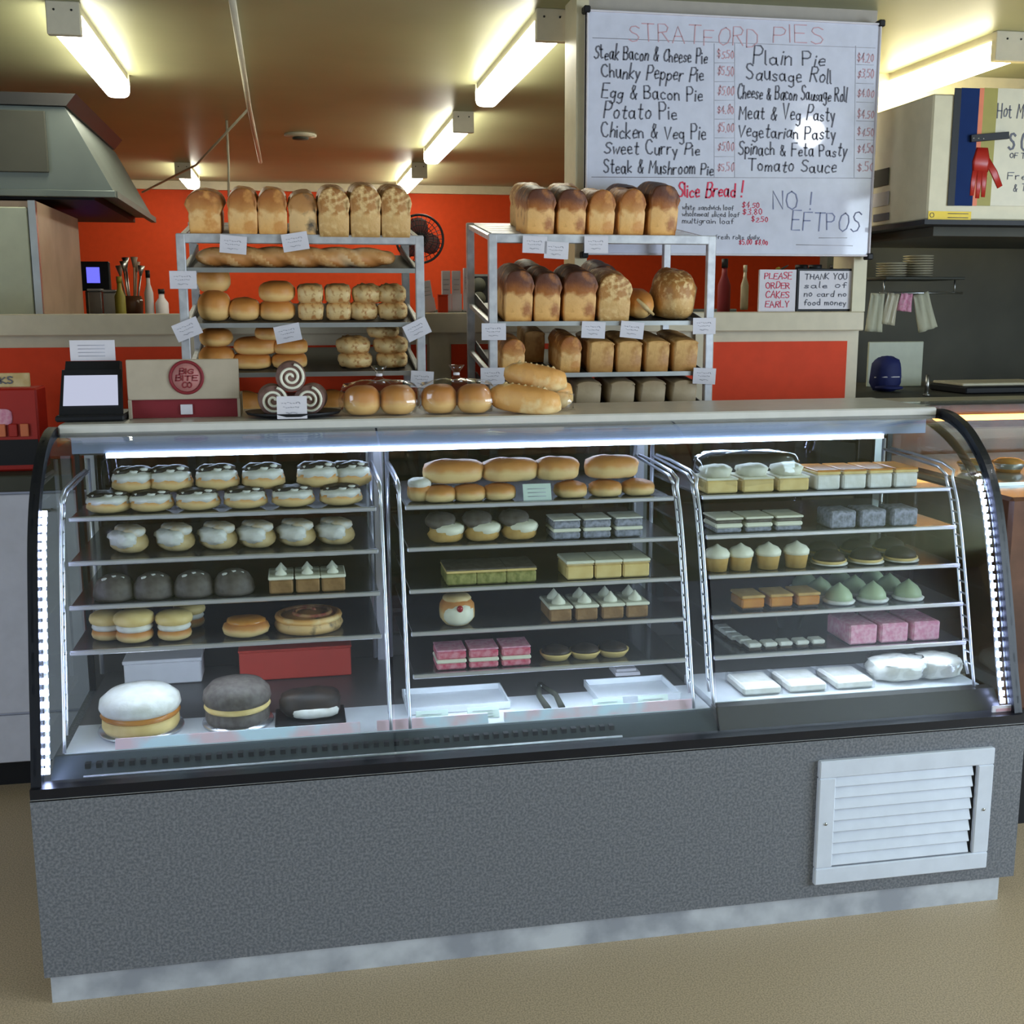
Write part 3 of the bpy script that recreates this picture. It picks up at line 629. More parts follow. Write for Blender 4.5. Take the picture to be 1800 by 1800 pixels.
# ================================================================== BREAD RACKS
TILT = .148
def tier_pt(z, y): return z+(y-1.1)*math.tan(TILT)
RL = {1: 1.752, 2: 1.655, 3: 1.492, 4: 1.343, 5: 1.19, 6: .95, 7: .7}
RR = {1: 1.760, 3: 1.493, 4: 1.330, 5: 1.222, 6: .95, 7: .7}
def rack(x0, x1, tiers, label):
    t = empty('bread_rack', (0, 0, 0), label, 'bread rack', 'aluminium bread racks behind the counter')
    for x in (x0, x1):
        for y, zt in ((1.1, tiers[1]+.004), (1.55, tier_pt(tiers[1], 1.55)+.004)):
            MB().box(x-.013, x+.013, y-.013, y+.013, .06, zt, b=.002).build('post', 'alu', t)
            MB().lathe([(.01, 0), (.03, 0), (.035, .03), (.03, .06), (.01, .06)], (x, y, 0), 12).build('castor', 'black', t)
        for k, z in tiers.items():
            s_ = MB(); z1 = tier_pt(z, 1.55)
            s_.add([(x-.008, 1.1, z-.016), (x+.008, 1.1, z-.016), (x+.008, 1.1, z-.002), (x-.008, 1.1, z-.002), (x-.008, 1.55, z1-.016), (x+.008, 1.55, z1-.016), (x+.008, 1.55, z1-.002), (x-.008, 1.55, z1-.002)],
                   [(0, 1, 2, 3), (7, 6, 5, 4), (0, 4, 5, 1), (1, 5, 6, 2), (2, 6, 7, 3), (3, 7, 4, 0)])
            s_.build('side_runner', 'alu', t)
    for k, z in tiers.items():
        h = MB(); a, b = x0+.014, x1-.014; y0, y1 = 1.095, 1.54
        if k == 1:
            for j in range(15):
                ya = y0+.03+j*.033; za = tier_pt(z, ya); zb = tier_pt(z, ya+.016)
                h.add([(a, ya, za-.006), (b, ya, za-.006), (b, ya, za), (a, ya, za), (a, ya+.016, zb-.006), (b, ya+.016, zb-.006), (b, ya+.016, zb), (a, ya+.016, zb)],
                      [(0, 1, 2, 3), (7, 6, 5, 4), (0, 4, 5, 1), (1, 5, 6, 2), (2, 6, 7, 3), (3, 7, 4, 0)])
            h.build('slatted_top', 'alu', t)
            MB().box(x0-.012, x1+.012, 1.088, 1.112, z-.022, z+.006, b=.002).build('front_rail', 'alu', t)
        else:
            za, zb = z, tier_pt(z, y1)
            h.add([(a, y0, za-.006), (b, y0, za-.006), (b, y0, za-.001), (a, y0, za-.001), (a, y1, zb-.006), (b, y1, zb-.006), (b, y1, zb-.001), (a, y1, zb-.001)],
                  [(0, 1, 2, 3), (7, 6, 5, 4), (0, 4, 5, 1), (1, 5, 6, 2), (2, 6, 7, 3), (3, 7, 4, 0)])
            tr = h.build('tray', 'tray', t)
            rm = MB().box(a, b, y0-.004, y0+.004, z-.010, z+.004)
            rm.build('tray_lip', 'steel', tr)
            for xx in (a, b-.004):
                r2 = MB(); r2.add([(xx, y0, za), (xx+.004, y0, za), (xx+.004, y0, za+.006), (xx, y0, za+.006), (xx, y1, zb), (xx+.004, y1, zb), (xx+.004, y1, zb+.03), (xx, y1, zb+.03)],
                       [(0, 1, 2, 3), (7, 6, 5, 4), (0, 4, 5, 1), (1, 5, 6, 2), (2, 6, 7, 3), (3, 7, 4, 0)])
                r2.build('tray_side', 'tray', tr)
    return t
rack(.279, .986, RL, 'silver bread rack on the left, behind the till and cake roll tray')
rack(1.214, 1.930, RR, 'silver bread rack on the right, in front of the whiteboard')

# ---- bread shapes (origin at base centre)
def loaf_mb(w, d, h, tin=.52, over=1.12, seed=0, dome=1.0):
    mb = MB(); P = []
    n = 9; hw_ = w/2; zt = h*tin
    P += [(-hw_*.94, 0), (-hw_*.98, zt*.3), (-hw_, zt*.86), (-hw_*.955, zt)]
    for i in range(1, 12):
        a = PI-PI*i/12; r = hw_*over
        P.append((r*math.copysign(abs(math.cos(a))**.75, math.cos(a)), zt+(h-zt)*(math.sin(a)**.8)))
    P += [(hw_*.955, zt), (hw_, zt*.86), (hw_*.98, zt*.3), (hw_*.94, 0)]
    K = [(-.5, .90, .90), (-.492, .975, .96), (-.46, 1, .98), (-.36, 1.01, 1), (-.18, .99, 1.01), (0, 1.01, .98), (.18, .99, 1.01), (.36, 1.01, .99), (.46, 1, .98), (.492, .975, .96), (.5, .9, .9)]
    vs = []; m = len(P)
    for yy, sx, sz in K:
        for (x, z) in P:
            k = 1 if z <= zt else sz
            bl = 1 if z <= zt or abs(yy) < .4 else 1+.075*math.sin(min(1, (z-zt)/(h-zt)*1.5)*PI)
            q = Vector((x*sx, yy*d*bl, (z if z <= zt else zt+(z-zt)*k)))
            nn = noise.noise(Vector((q.x*26, q.y*16, q.z*22+seed*9.1)))*.0055
            vs.append((q.x*(1+nn*4), q.y, q.z+(nn if q.z > .01 else 0)))
    fs = []
    for i in range(len(K)-1):
        for j in range(m): fs.append((i*m+j, i*m+(j+1) % m, (i+1)*m+(j+1) % m, (i+1)*m+j))
    fs += [tuple(range(m))[::-1], tuple((len(K)-1)*m+j for j in range(m))]
    return mb.add(vs, fs, True)
def mk_loaf(name, mats, w, d, h, tin=.52, over=1.12, seed=0, cat='bread'):
    def f():
        o = loaf_mb(w, d, h, tin, over, seed).build(name, mats); o['category'] = cat; return o
    return Proto(f)
def mk_blob(name, m, hx, hy, hz, e=.8, e2=.9, jit=.1, js=8, flat=.75, seed=0, cat='bread roll', extra=None, nu=22, nv=12):
    def f():
        o = MB().blob((0, 0, hz*flat), (hx, hy, hz), e, e2, nu, nv, jit, js, flat=flat, seed=seed).build(name, m); o['category'] = cat
        if extra: extra(o)
        return o
    return Proto(f)
def on_rack(proto, tiers, tier, px, label, group, y=1.20, rz=0, sc=None, dz=0):
    z = tier_pt(tiers[tier], y)
    x = XO(px, y-.08, z+.05)
    return proto.put((x, y, z+.0015+dz), label, group, rot=(TILT, 0, rz), sc=sc)
GT = 'tin loaves on the rack tops'
l_round = mk_loaf('tin_loaf', 'loaf', .094, .19, .128, .48, 1.22, 1)
l_std = mk_loaf('tin_loaf', 'loaf', .086, .22, .135, .55, 1.06, 2)
l_seed = mk_loaf('seeded_loaf', 'loafseed', .084, .22, .128, .5, 1.08, 3)
l_wheat = mk_loaf('wheatmeal_loaf', 'loafwheat', .092, .24, .145, .48, 1.08, 4)
l_dark = mk_loaf('tin_loaf', 'loafdark', .092, .24, .145, .55, 1.10, 5)
l_sq = mk_loaf('square_loaf', 'loafsq', .086, .25, .112, .84, 1.0, 6)
l_grey = mk_loaf('square_loaf', 'loafgrey', .088, .25, .085, .84, 1.0, 7)
LW = 'on top of the left bread rack'
on_rack(l_round, RL, 1, 360, 'big round-domed white loaf '+LW+', leftmost', GT)
on_rack(l_std, RL, 1, 427, 'pale tin loaf '+LW+', beside the round-domed loaf', GT)
on_rack(l_std, RL, 1, 479, 'pale tin loaf '+LW+', left of the seeded loaf', GT)
on_rack(l_seed, RL, 1, 532, 'white loaf streaked with dark seeds '+LW, GT)
on_rack(l_wheat, RL, 1, 586, 'rough wheatmeal loaf '+LW+', right of the seeded loaf', GT)
on_rack(l_wheat, RL, 1, 641, 'rough wheatmeal loaf '+LW+', second from the right end', GT, sc=(1, 1, 1.06))
on_rack(l_wheat, RL, 1, 694, 'rough wheatmeal loaf '+LW+', rightmost', GT, sc=(.98, 1, 1.03))
RW = 'on top of the right bread rack'
for i, (px, pr, lb) in enumerate(((948, l_dark, 'brown-crowned tin loaf '+RW+', leftmost of the front row'), (1003, l_dark, 'brown-crowned tin loaf '+RW+', second from left in front'),
        (1056, l_std, 'golden tin loaf '+RW+', middle of the front row'), (1109, l_std, 'golden tin loaf '+RW+', second from right in front'), (1163, l_dark, 'dark-topped tin loaf '+RW+', rightmost'))):
    on_rack(pr, RR, 1, px, lb, GT, sc=(.98, .8, [1.0, 1.0, 1.03, 1.06, 1.12][i]))
for i, (px, pr) in enumerate(((936, l_wheat), (1000, l_wheat), (1106, l_dark), (1166, l_dark))):
    on_rack(pr, RR, 1, px, ['pale wheatmeal loaf in the back row on the right rack top, left end', 'pale wheatmeal loaf in the back row on the right rack top, second along', 'dark-crowned loaf peeking from the back row on the right rack top', 'almost black crowned loaf behind the rightmost one on the right rack top'][i], GT, y=1.43, sc=(1, .8, 1.0))
# left rack, twisted stick
def twist():
    mb = MB(); n = 130; k = 20; L = .60; vs = []; fs = []; mi = []
    for i in range(n+1):
        u = i/n; x = (u-.5)*L; e = min(1, (1-abs(2*u-1)**8))**.5*.9+.1
        for j in range(k):
            th = 2*PI*j/k; lob = 1+.26*abs(math.cos(th*.5*2-u*20))-.10
            r = .029*e*lob; vs.append((x, r*math.cos(th)*1.15, .027+r*math.sin(th)*.95))
    for i in range(n):
        for j in range(k):
            fs.append((i*k+j, i*k+(j+1) % k, (i+1)*k+(j+1) % k, (i+1)*k+j)); c = math.cos(2*PI*(j+.5)/k-(i+.5)/n*20)
            mi.append(1 if abs(c) > .86 else 0)
    mb.add(vs, fs, True); mb.mi = mi
    return mb.build('twisted_bread_stick', ['baguette', 'slashpale'])
o = twist(); o.location = (XO(522, 1.15, 1.69), 1.15, tier_pt(RL[2], 1.15)+.004); o.rotation_euler = (TILT, 0, 0)
tag(o, 'long twisted golden french stick lying on the second tier of the left rack', 'bread')
# rolls and buns
b_bun = mk_blob('bread_bun', 'bun', .056, .055, .036, .75, .95, .05)
b_bag = mk_blob('bread_bun', 'bun', .052, .055, .05, .85, .95, .06, seed=2)
b_pull = mk_blob('square_roll', 'cheese', .046, .05, .034, .55, .55, .12, 12, seed=3)
b_chs = mk_blob('cheese_roll', 'cheese', .056, .055, .034, .75, .9, .18, 14, seed=5)
b_long = mk_blob('long_roll', 'bun', .062, .05, .026, .7, .9, .05, seed=6)
GB = 'buns and rolls on the left rack'
def bagged(o, hx, hy, hz):
    mb = MB().blob((0, 0, hz), (hx, hy, hz), .8, .85, 20, 12, .25, 14, flat=.97, seed=4)
    mb.build('plastic_bag', 'bag', o)
o = on_rack(b_bag, RL, 3, 374, 'golden bun at the left end of the left rack third tier, under a bagged pile', GB)
on_rack(b_bag, RL, 3, 374, 'dull bun in a clear bag on top of the leftmost third-tier bun', GB, y=1.24, dz=.080, sc=(1, 1, .95))
on_rack(b_bag, RL, 3, 427, 'low golden bun between bagged bun and hamburger buns, left rack third tier', GB, sc=(1, 1, .75))
T3 = 'on the left rack third tier'
for px, dz, pr, lb in ((486, 0, b_bun, 'lower hamburger bun of the stacked pair '+T3), (487, .056, b_bun, 'upper hamburger bun of the stacked pair '+T3),
        (547, 0, b_pull, 'lower square cheese roll next to the hamburger buns '+T3), (547, .052, b_pull, 'upper square cheese roll next to the hamburger buns '+T3),
        (597, 0, b_pull, 'lower square cheese roll in the second pile '+T3), (596, .052, b_pull, 'upper pale roll in the second pile '+T3),
        (640, 0, b_chs, 'lower cheese roll in the pile second from right '+T3), (648, .052, b_chs, 'upper cheese roll in the pile second from right '+T3),
        (693, 0, b_chs, 'lower cheese roll in the rightmost pile '+T3), (691, .052, b_chs, 'upper cheese roll in the rightmost pile '+T3)):
    on_rack(pr, RL, 3, px, lb, GB, dz=dz, sc=(.86, .9, .92) if pr in (b_pull, b_chs) else (1, 1, .95))
T4 = 'on the left rack fourth tier'
for px, dz, pr, lb, s_ in ((378, 0, b_bag, 'shaded brown bun at the left end '+T4, (1.1, 1, .8)), (378, .07, b_bag, 'shaded brown bun stacked at the left end '+T4, (1, 1, .6)),
        (440, 0, b_long, 'bottom long roll of the tall left pile '+T4, (1.0, 1, 1)), (449, .044, b_long, 'middle long roll of the tall left pile, shiny top, '+T4, (1.1, 1, 1.1)),
        (508, 0, b_long, 'bottom long roll of the short pile '+T4, (.9, 1, 1)), (510, .044, b_long, 'upper long roll of the short pile '+T4, (.9, 1, 1)), (473, .088, b_long, 'topmost dull roll crowning the two piles '+T4, (.7, 1, .9)),
        (626, 0, b_chs, 'bottom cheese roll of the right-hand left pile '+T4, (.98, 1, .8)), (623, .044, b_chs, 'dark-speckled cheese roll above it, in the right-hand left pile '+T4, (.98, 1, .85)),
        (692, 0, b_chs, 'bottom roll of the rightmost pile '+T4, (.9, 1, .8)), (690, .044, b_chs, 'middle roll of the rightmost pile '+T4, (1.0, 1, .85)), (677, .092, b_chs, 'top roll tilted on the rightmost pile '+T4, (.92, 1, .7))):
    on_rack(pr, RL, 4, px, lb, GB, dz=dz, sc=s_)
for px, lb in ((430, 'golden bun half hidden by the cake roll tray, bottom tier of left rack'), (585, 'brown bun behind the cake rolls, bottom tier of left rack'), (635, 'brown bun behind the bagged rolls, bottom tier of left rack'), (690, 'brown bun at the right end of the bottom tier of left rack')):
    on_rack(b_bag, RL, 5, px, lb, GB, dz=0, sc=(1, 1, .9))
# right rack
GR = 'loaves on the middle tiers of the right rack'
T3 = 'on the right rack upper shelf'
for px, pr, lb, s_ in ((910, l_dark, 'dark-crowned tin loaf '+T3+', leftmost', (.98, .8, 1.13)), (960, l_dark, 'crinkled tin loaf '+T3+', second from left', (.92, .8, 1.08)),
        (1017, l_dark, 'wide brown-crowned loaf '+T3+', third from left', (1.15, .8, 1.12)), (1078, l_wheat, 'round-topped brown loaf '+T3+', left of the striped roll', (1.13, .8, 1.05))):
    on_rack(pr, RR, 3, px, lb, GR, sc=s_)
for px, lb in ((935, 'dark crown of a loaf behind the two leftmost ones '+T3), (1060, 'blackish loaf in the back row '+T3)):
    on_rack(l_dark, RR, 3, px, lb, GR, y=1.44, sc=(1, .75, 1.05))
def striped():
    o = MB().blob((0, 0, .046), (.047, .11, .046), .85, .95, 22, 12, .06, 8).build('striped_roll', 'bun')
    s_ = MB(); s_.tube([(-.03, -.098, .072), (-.005, -.112, .048), (.028, -.100, .022)], [.004, .008, .004], 8); s_.build('pale_slash', 'pastry', o); o['category'] = 'bread'
    return o
on_rack(Proto(striped), RR, 3, 1131, 'round-ended roll with a pale diagonal slash, right rack upper shelf', None)
def pana():
    o = MB().blob((0, 0, .072), (.072, .10, .082), .72, .85, 24, 14, .12, 8, flat=.88, seed=9).build('panettone_loaf', 'loafwheat'); o['category'] = 'bread'
    return o
on_rack(Proto(pana), RR, 3, 1194, 'large pointed rust-brown loaf at the right end, right rack upper shelf', None, sc=(.95, 1, 1.0))
T4 = 'on the right rack second shelf'
for px, pr, lb, s_, y in ((902, l_std, 'small golden loaf with split crown '+T4+', leftmost', (.88, .7, .78), 1.2), (940, l_sq, 'shaded brown loaf set back '+T4, (.8, .6, .95), 1.36),
        (1001, l_std, 'loaf with golden crown '+T4+', left of the square loaves', (.82, .8, .86), 1.2), (1054, l_sq, 'flat-topped square loaf '+T4+', first of four', (.96, .8, .93), 1.2),
        (1103, l_sq, 'flat-topped square loaf '+T4+', second of four', (.96, .8, .93), 1.2), (1152, l_sq, 'flat-topped square loaf '+T4+', third of four', (.92, .8, .93), 1.2), (1201, l_sq, 'flat-topped square loaf '+T4+', last on the right', (.95, .8, .95), 1.2)):
    on_rack(pr, RR, 4, px, lb, GR, y=y, sc=s_)
for i, px in enumerate((1031, 1090, 1144, 1199)):
    on_rack(l_grey, RR, 5, px, 'pale square loaf in a clear bag on the right rack lowest shelf, '+ordw(i, 4), 'pale loaves on the lowest visible shelf', sc=(.98, .8, .95))

# ---- price cards
def card():
    o = MB().box(-.0375, .0375, -.0012, .0012, -.026, .026).build('price_card', 'paper'); o['category'] = 'price card'
    t = MB()
    for z, w_ in ((.010, .05), (.000, .042), (-.012, .03)):
        r_ = random.Random(int(z*1000))
        P = [Vector((-w_/2+w_*i/14, -.0022, z+r_.uniform(-.0025, .0025))) for i in range(15)]
        for a, b in zip(P[::2], P[1::2]): t.tube([a, b], .0007, 4)
    t.build('handwriting', 'inkgrey', o)
    return o
cardp = Proto(card)
cards = [(410, 430, 5, 'under the pale loaves on the left rack top rail'), (519, 425, -9, 'tilted, under the seeded loaf on the left rack top rail'), (322, 492, 0, 'on the left post of the left rack beside the buns'),
 (329, 579, -22, 'tilted, low on the left post of the left rack'), (506, 586, -11, 'tilted, over the long rolls on the left rack'), (733, 579, -25, 'tilted, on the right post of the left rack'), (742, 667, 4, 'at the foot of the left rack right post'),
 (940, 430, 2, 'under the leftmost loaf of the right rack top rail'), (978, 440, 3, 'greyish, second along the right rack top rail'), (1048, 430, 0, 'under the middle loaf of the right rack top rail'),
 (868, 583, 0, 'on the left post of the right rack'), (1043, 580, 3, 'left one above the square loaves on the right rack'), (1111, 580, 6, 'right one above the square loaves on the right rack'),
 (1238, 573, 0, 'high on the right post of the right rack'), (866, 661, 0, 'low on the left post of the right rack above the crusty bread'), (1238, 661, 3, 'low on the right post of the right rack')]
for px, py, a, lb in cards:
    p = at(px, py, 1, 1.078); p.y = 1.078
    cardp.put(tuple(p), 'white price card '+lb, 'price cards on the bread racks', rot=(0, math.radians(a), 0), sc=(1.03 if px != 742 else .95, 1, 1))

# ================================================================== CAKES IN THE CABINET
def thing(name, cat):
    o = bpy.data.objects.new(name, None); COL.objects.link(o); o.empty_display_size = .03; o['category'] = cat; return o
def P_(fn): return Proto(fn)
def slab(name, cat, w, d, layers, peak=None, side=None):
    """layers: (part name, material, thickness, overhang)"""
    def f():
        t = thing(name, cat); z = 0
        for i, (pn, m, h, ov) in enumerate(layers):
            mb = MB(); n = 7
            mb.box(-w/2-ov, w/2+ov, -d/2-ov, d/2+ov, z, z+h, b=min(.004, h*.3)); mb.build(pn, m, t); z += h
        if peak:
            for j in range(peak[0]):
                yy = -d/2+d*(j+.5)/peak[0]
                MB().lathe([(peak[1], 0), (peak[1]*.95, peak[2]*.25), (peak[1]*.5, peak[2]*.6), (.001, peak[2])], (0, yy, z-.001), 12).build('cream_peak', 'cream_', t)
        return t
    return Proto(f)
def place(pr, k, px, label, group, Y=None, dz=0, rz=0, sc=None, dy=0, half=.045):
    z = SH[k] if k in SH else (.5405 if k == 'd' else .5535)
    y = (SF[k]+.016+half if k in SH else .2+half)+dy if Y is None else Y
    x = XO(px, y-half, z+.03)
    return pr.put((x, y, z+.0012+dz), label, group, rz=rz, sc=sc)
def row(pr, k, pxs, what, where, group, **kw):
    for i, px in enumerate(pxs):
        a = dict(kw); 
        if 'scs' in a: a['sc'] = a.pop('scs')[i]
        place(pr, k, px, what+', '+ordw(i, len(pxs))+' '+where, group, **a)
# --- bay 1
def f_choctop():
    t = thing('chocolate_iced_bun', 'bun')
    MB().blob((0, 0, .023), (.053, .048, .028), .85, .95, 22, 10, .10, 10, flat=.8).build('bun', 'scone', t)
    MB().blob((0, -.010, .036), (.050, .042, .015), .75, .95, 24, 8, .25, 22, seed=6).build('cream_filling', 'creamw', t)
    MB().blob((0, .004, .050), (.044, .038, .011), .7, .95, 26, 8, .42, 26, seed=3).build('chocolate_icing', 'choc', t)
    for i, (x, y) in enumerate(((-.026, -.022), (.004, -.030), (.026, -.018), (-.008, -.006), (.016, .002))):
        MB().blob((x, y, .056-.004*(y < -.02)), (.010, .007, .004), .8, .9, 8, 5, .3, 20, seed=i).build('cream_dab', 'creamw', t)
    return t
ct = P_(f_choctop)
g = 'chocolate iced buns on the top left shelf'
row(ct, 1, (186, 262, 345, 430, 515, 600), 'chocolate iced cream bun, front row', 'on the top left shelf', g, sc=(1, 1, .82))
row(ct, 1, (233, 298, 381, 463, 560), 'chocolate iced cream bun, raised row', 'on the top left shelf', g, dz=.040, dy=.04)
place(ct, 1, 618, 'chocolate iced bun half behind the right end of the raised row, top left shelf', g, dz=.036, dy=.06)
def f_creamroll():
    t = thing('cream_finger_bun', 'bun')
    MB().blob((.004, .02, .024), (.042, .075, .026), .8, .9, 20, 10, .06, 8, flat=.85).build('bun', 'pastry', t)
    MB().blob((-.018, -.004, .036), (.027, .064, .020), .8, .9, 18, 10, .3, 16, seed=2).build('cream_filling', 'creamw', t)
    MB().blob((.006, .014, .050), (.032, .066, .013), .7, .9, 18, 8, .15, 9).build('dusted_lid', 'dusted', t)
    return t
cr = P_(f_creamroll)
for i, px in enumerate((222, 306, 383, 452, 524, 594)):
    place(cr, 2, px, 'long bun split and filled with cream, '+ordw(i, 6)+' on the second left shelf', 'cream finger buns on the second left shelf', rz=.5, half=.065, sc=(1, .8, 1.0))
def f_dome():
    t = thing('chocolate_dome_cake', 'cake')
    MB().lathe([(.046, 0), (.050, .008), (.047, .028), (.036, .046), (.018, .056), (.001, .058)], n=28).build('chocolate_coating', 'chocd', t)
    for i, x in enumerate((-.016, .002, .018)):
        MB().blob((x, -.018+.004*i, .050-.004*abs(i-1)), (.010, .009, .007), .8, .9, 8, 6, .2, 20, seed=i).build('cream_dab', 'creamw', t)
    return t
dm = P_(f_dome)
row(dm, 3, (196, 266, 338, 409), 'dark chocolate dome cake with white cream dabs', 'on the third left shelf', 'chocolate dome cakes')
cs = slab('carrot_cake_slice', 'cake slice', .056, .10, [('sponge', 'sponge', .034, 0), ('icing', 'cream_', .008, .002)], peak=(2, .014, .020))
row(cs, 3, (494, 541, 586), 'brown iced slice with a cream peak', 'on the third left shelf', 'iced brown slices, third left shelf', half=.05)
def f_yo():
    t = thing('cream_kiss_biscuit', 'biscuit')
    MB().blob((0, 0, .014), (.040, .040, .016), .75, 1, 22, 8, flat=.85).build('lower_biscuit', 'scone', t)
    MB().lathe([(.036, 0), (.039, .006), (.036, .013)], (0, 0, .025), 22).build('cream_filling', 'creamw', t)
    MB().blob((0, 0, .050), (.044, .042, .019), .8, 1, 22, 8, flat=.7).build('upper_biscuit', 'custard', t)
    return t
yo = P_(f_yo)
for px, dy, lb, s_ in ((186, .03, 'pale round cream sandwich biscuit nearest the left end, fourth left shelf', 1.0), (232, 0, 'large tan-topped round cream sandwich biscuit, fourth left shelf', 1.08), (303, 0, 'yellowish round cream sandwich biscuit right of the tan-topped one, fourth left shelf', 1.0), (330, .10, 'pale round biscuit in the back row of the fourth left shelf', .9)):
    place(yo, 4, px, lb, 'round cream sandwich biscuits', dy=dy, sc=s_)
def f_flatbun():
    t = thing('flat_cream_bun', 'bun')
    MB().blob((0, 0, .017), (.056, .05, .020), .8, .95, 22, 8, .08, 8, flat=.85).build('bun', 'scone', t)
    MB().blob((0, 0, .034), (.047, .042, .009), .8, .95, 20, 6, .1, 10).build('glazed_top', 'apricot', t)
    return t
place(P_(f_flatbun), 4, 431, 'single flat golden bun in the middle of the fourth left shelf', None)
def f_pizza():
    t = thing('coiled_fruit_bun', 'bun')
    MB().lathe([(.078, 0), (.084, .012), (.078, .026), (.06, .034), (.001, .044)], n=32).build('dough', 'loafseed', t)
    mb = MB(); mb.tube([((.012+.0028*i)*math.cos(i*.42), (.012+.0028*i)*math.sin(i*.42), .042-.00045*i) for i in range(22)], .006, 7)
    mb.build('fruit_swirl', 'pizza', t)
    MB().tube([(.074*math.cos(2*PI*i/28), .074*math.sin(2*PI*i/28), .030) for i in range(28)], .008, 8, closed=True).build('raised_rim', 'longroll', t)
    return t
o = place(P_(f_pizza), 4, 543, 'large round coiled bun with rough reddish topping, fourth left shelf', None, half=.08)
# deck of bay 1
def bigcake(m, mf, name):
    def f():
        t = thing(name, 'cake')
        MB().lathe([(.098, 0), (.100, .004), (.098, .008)], n=40).build('cake_board', 'foil', t)
        MB().lathe([(.086, .008), (.090, .016), (.089, .032), (.086, .038)], n=40).build('lower_layer', 'custard' if m == 'creamw' else 'chocd', t)
        MB().lathe([(.088, .038), (.093, .044), (.089, .052)], n=40).build('filling', mf, t)
        MB().lathe([(.090, .052), (.095, .062), (.092, .080), (.072, .097), (.035, .105), (.001, .107)], n=40).build('upper_layer', m, t)
        return t
    return Proto(f)
place(bigcake('creamw', 'apricot', 'sponge_cake'), 'd', 248, 'big round white iced sponge cake at the left end of the cabinet floor', None, Y=.262, half=.0, sc=1.0)
place(bigcake('chocd', 'custard', 'chocolate_sponge_cake'), 'd', 418, 'big round dusty chocolate sponge cake with cream filling on the cabinet floor', None, Y=.262, half=0, sc=(.86, .86, 1.05))
def f_torte():
    t = thing('chocolate_log_cake', 'cake')
    MB().box(-.085, .085, -.06, .06, 0, .006, b=.002).build('black_tray', 'black', t)
    MB().blob((0, .01, .036), (.075, .05, .032), .6, .8, 24, 10, .12, 12, flat=.95).build('cake', 'choc', t)
    MB().blob((.01, -.012, .022), (.06, .036, .014), .6, .8, 20, 8, .1, 12).build('cream_layer', 'creamw', t)
    return t
place(P_(f_torte), 'd', 545, 'low chocolate log cake on a black tray beside the chocolate sponge', None, Y=.26, half=0)
def f_redrefl():  # red reflection in the front glass, modelled as a solid box
    t = thing('red_reflection_box', 'box')
    MB().box(-.15, .15, -.05, .05, 0, .080, b=.003).build('cuboid', 'redrefl', t)
    MB().box(-.152, .152, -.052, .052, .080, .086, b=.002).build('lid', 'redrefl', t)
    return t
place(P_(f_redrefl), 'd', 520, 'flat red carton imitating a glass reflection at the back of the cabinet floor', None, Y=.62, half=0)
def f_wrefl():  # pale reflection in the front glass, also modelled as a solid box
    t = thing('white_reflection_box', 'box')
    MB().box(-.10, .10, -.05, .05, 0, .060, b=.003).build('cuboid', 'paper', t)
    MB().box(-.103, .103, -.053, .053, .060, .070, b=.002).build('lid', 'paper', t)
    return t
place(P_(f_wrefl), 'd', 290, 'white carton imitating a glass reflection at the back of the cabinet floor', None, Y=.64, half=0)
# --- bay 2
g = 'savoury rolls on the top middle shelf'
sv = mk_blob('savoury_roll', 'scone', .050, .05, .030, .75, .9, .10, 10, seed=11, cat='bread roll')
for px, lb in ((776, 'low roll at the left end of the front row, top middle shelf'), (829, 'low roll second along the front row, top middle shelf'), (883, 'low roll left of the green price card, top middle shelf'),
               (1010, 'low roll right of the green price card, top middle shelf'), (1072, 'low roll second from right in front, top middle shelf'), (1130, 'low roll at the right end of the front row, top middle shelf')):
    place(sv, 1, px, lb, g, sc=(.86, .95, .72))
svl = mk_blob('savoury_roll', 'scone', .078, .05, .034, .7, .9, .10, 10, seed=12, cat='bread roll')
for px, lb, s_ in ((801, 'large golden long roll stacked at left, top middle shelf', 1.0), (901, 'large golden long roll stacked in the middle, top middle shelf', .95), (1082, 'large shiny golden roll stacked at right, top middle shelf', .92), (985, 'pale roll stacked behind the price card, top middle shelf', .75)):
    place(svl, 1, px, lb, g, dz=.043, dy=.03, sc=(s_, 1, .95))
def f_iced():
    t = thing('pink_iced_bun', 'bun')
    MB().blob((0, 0, .022), (.032, .04, .026), .8, .9, 18, 8, .06, flat=.85).build('bun', 'scone', t)
    MB().blob((0, 0, .044), (.030, .036, .014), .8, .9, 18, 8, .15).build('icing', 'creamw', t)
    return t
place(P_(f_iced), 1, 741, 'small bun with thick white icing at the left end of the top middle shelf', None, dy=.01)
def f_gcard():
    t = thing('ticket', 'price card')
    MB().prism([(-.002, 0), (0, 0), (.014, .040), (.012, .040)], 0, -.036, .036).build('card', 'paperg', t)
    for i in range(3): MB().tube([(-.024, -.0035+.0035*(i+1), .010+.009*i), (.022, -.0035+.0035*(i+1), .010+.009*i)], .0009, 4).build('print_line', 'inkgrey', t)
    return t
gc = P_(f_gcard)
place(gc, 1, 945, 'pale green price ticket propped at the front of the top middle shelf', None, Y=SF[1]+.012, half=0)
def f_choux():
    t = thing('cream_choux_bun', 'pastry')
    MB().blob((0, 0, .020), (.044, .048, .022), .8, .95, 18, 10, .15, 14, flat=.85).build('lower_half', 'sponget', t)
    MB().blob((.006, -.008, .032), (.040, .044, .016), .8, .95, 18, 8, .2, 14).build('cream_filling', 'cream_', t)
    MB().blob((-.012, .006, .052), (.038, .044, .016), .8, .95, 18, 8, .15, 14, seed=4, rx=.2).build('choc_lid', 'chocd', t)
    return t
row(P_(f_choux), 2, (787, 852, 918), 'cream filled choux bun with dark lid', 'on the second middle shelf', 'choux buns on the second middle shelf')
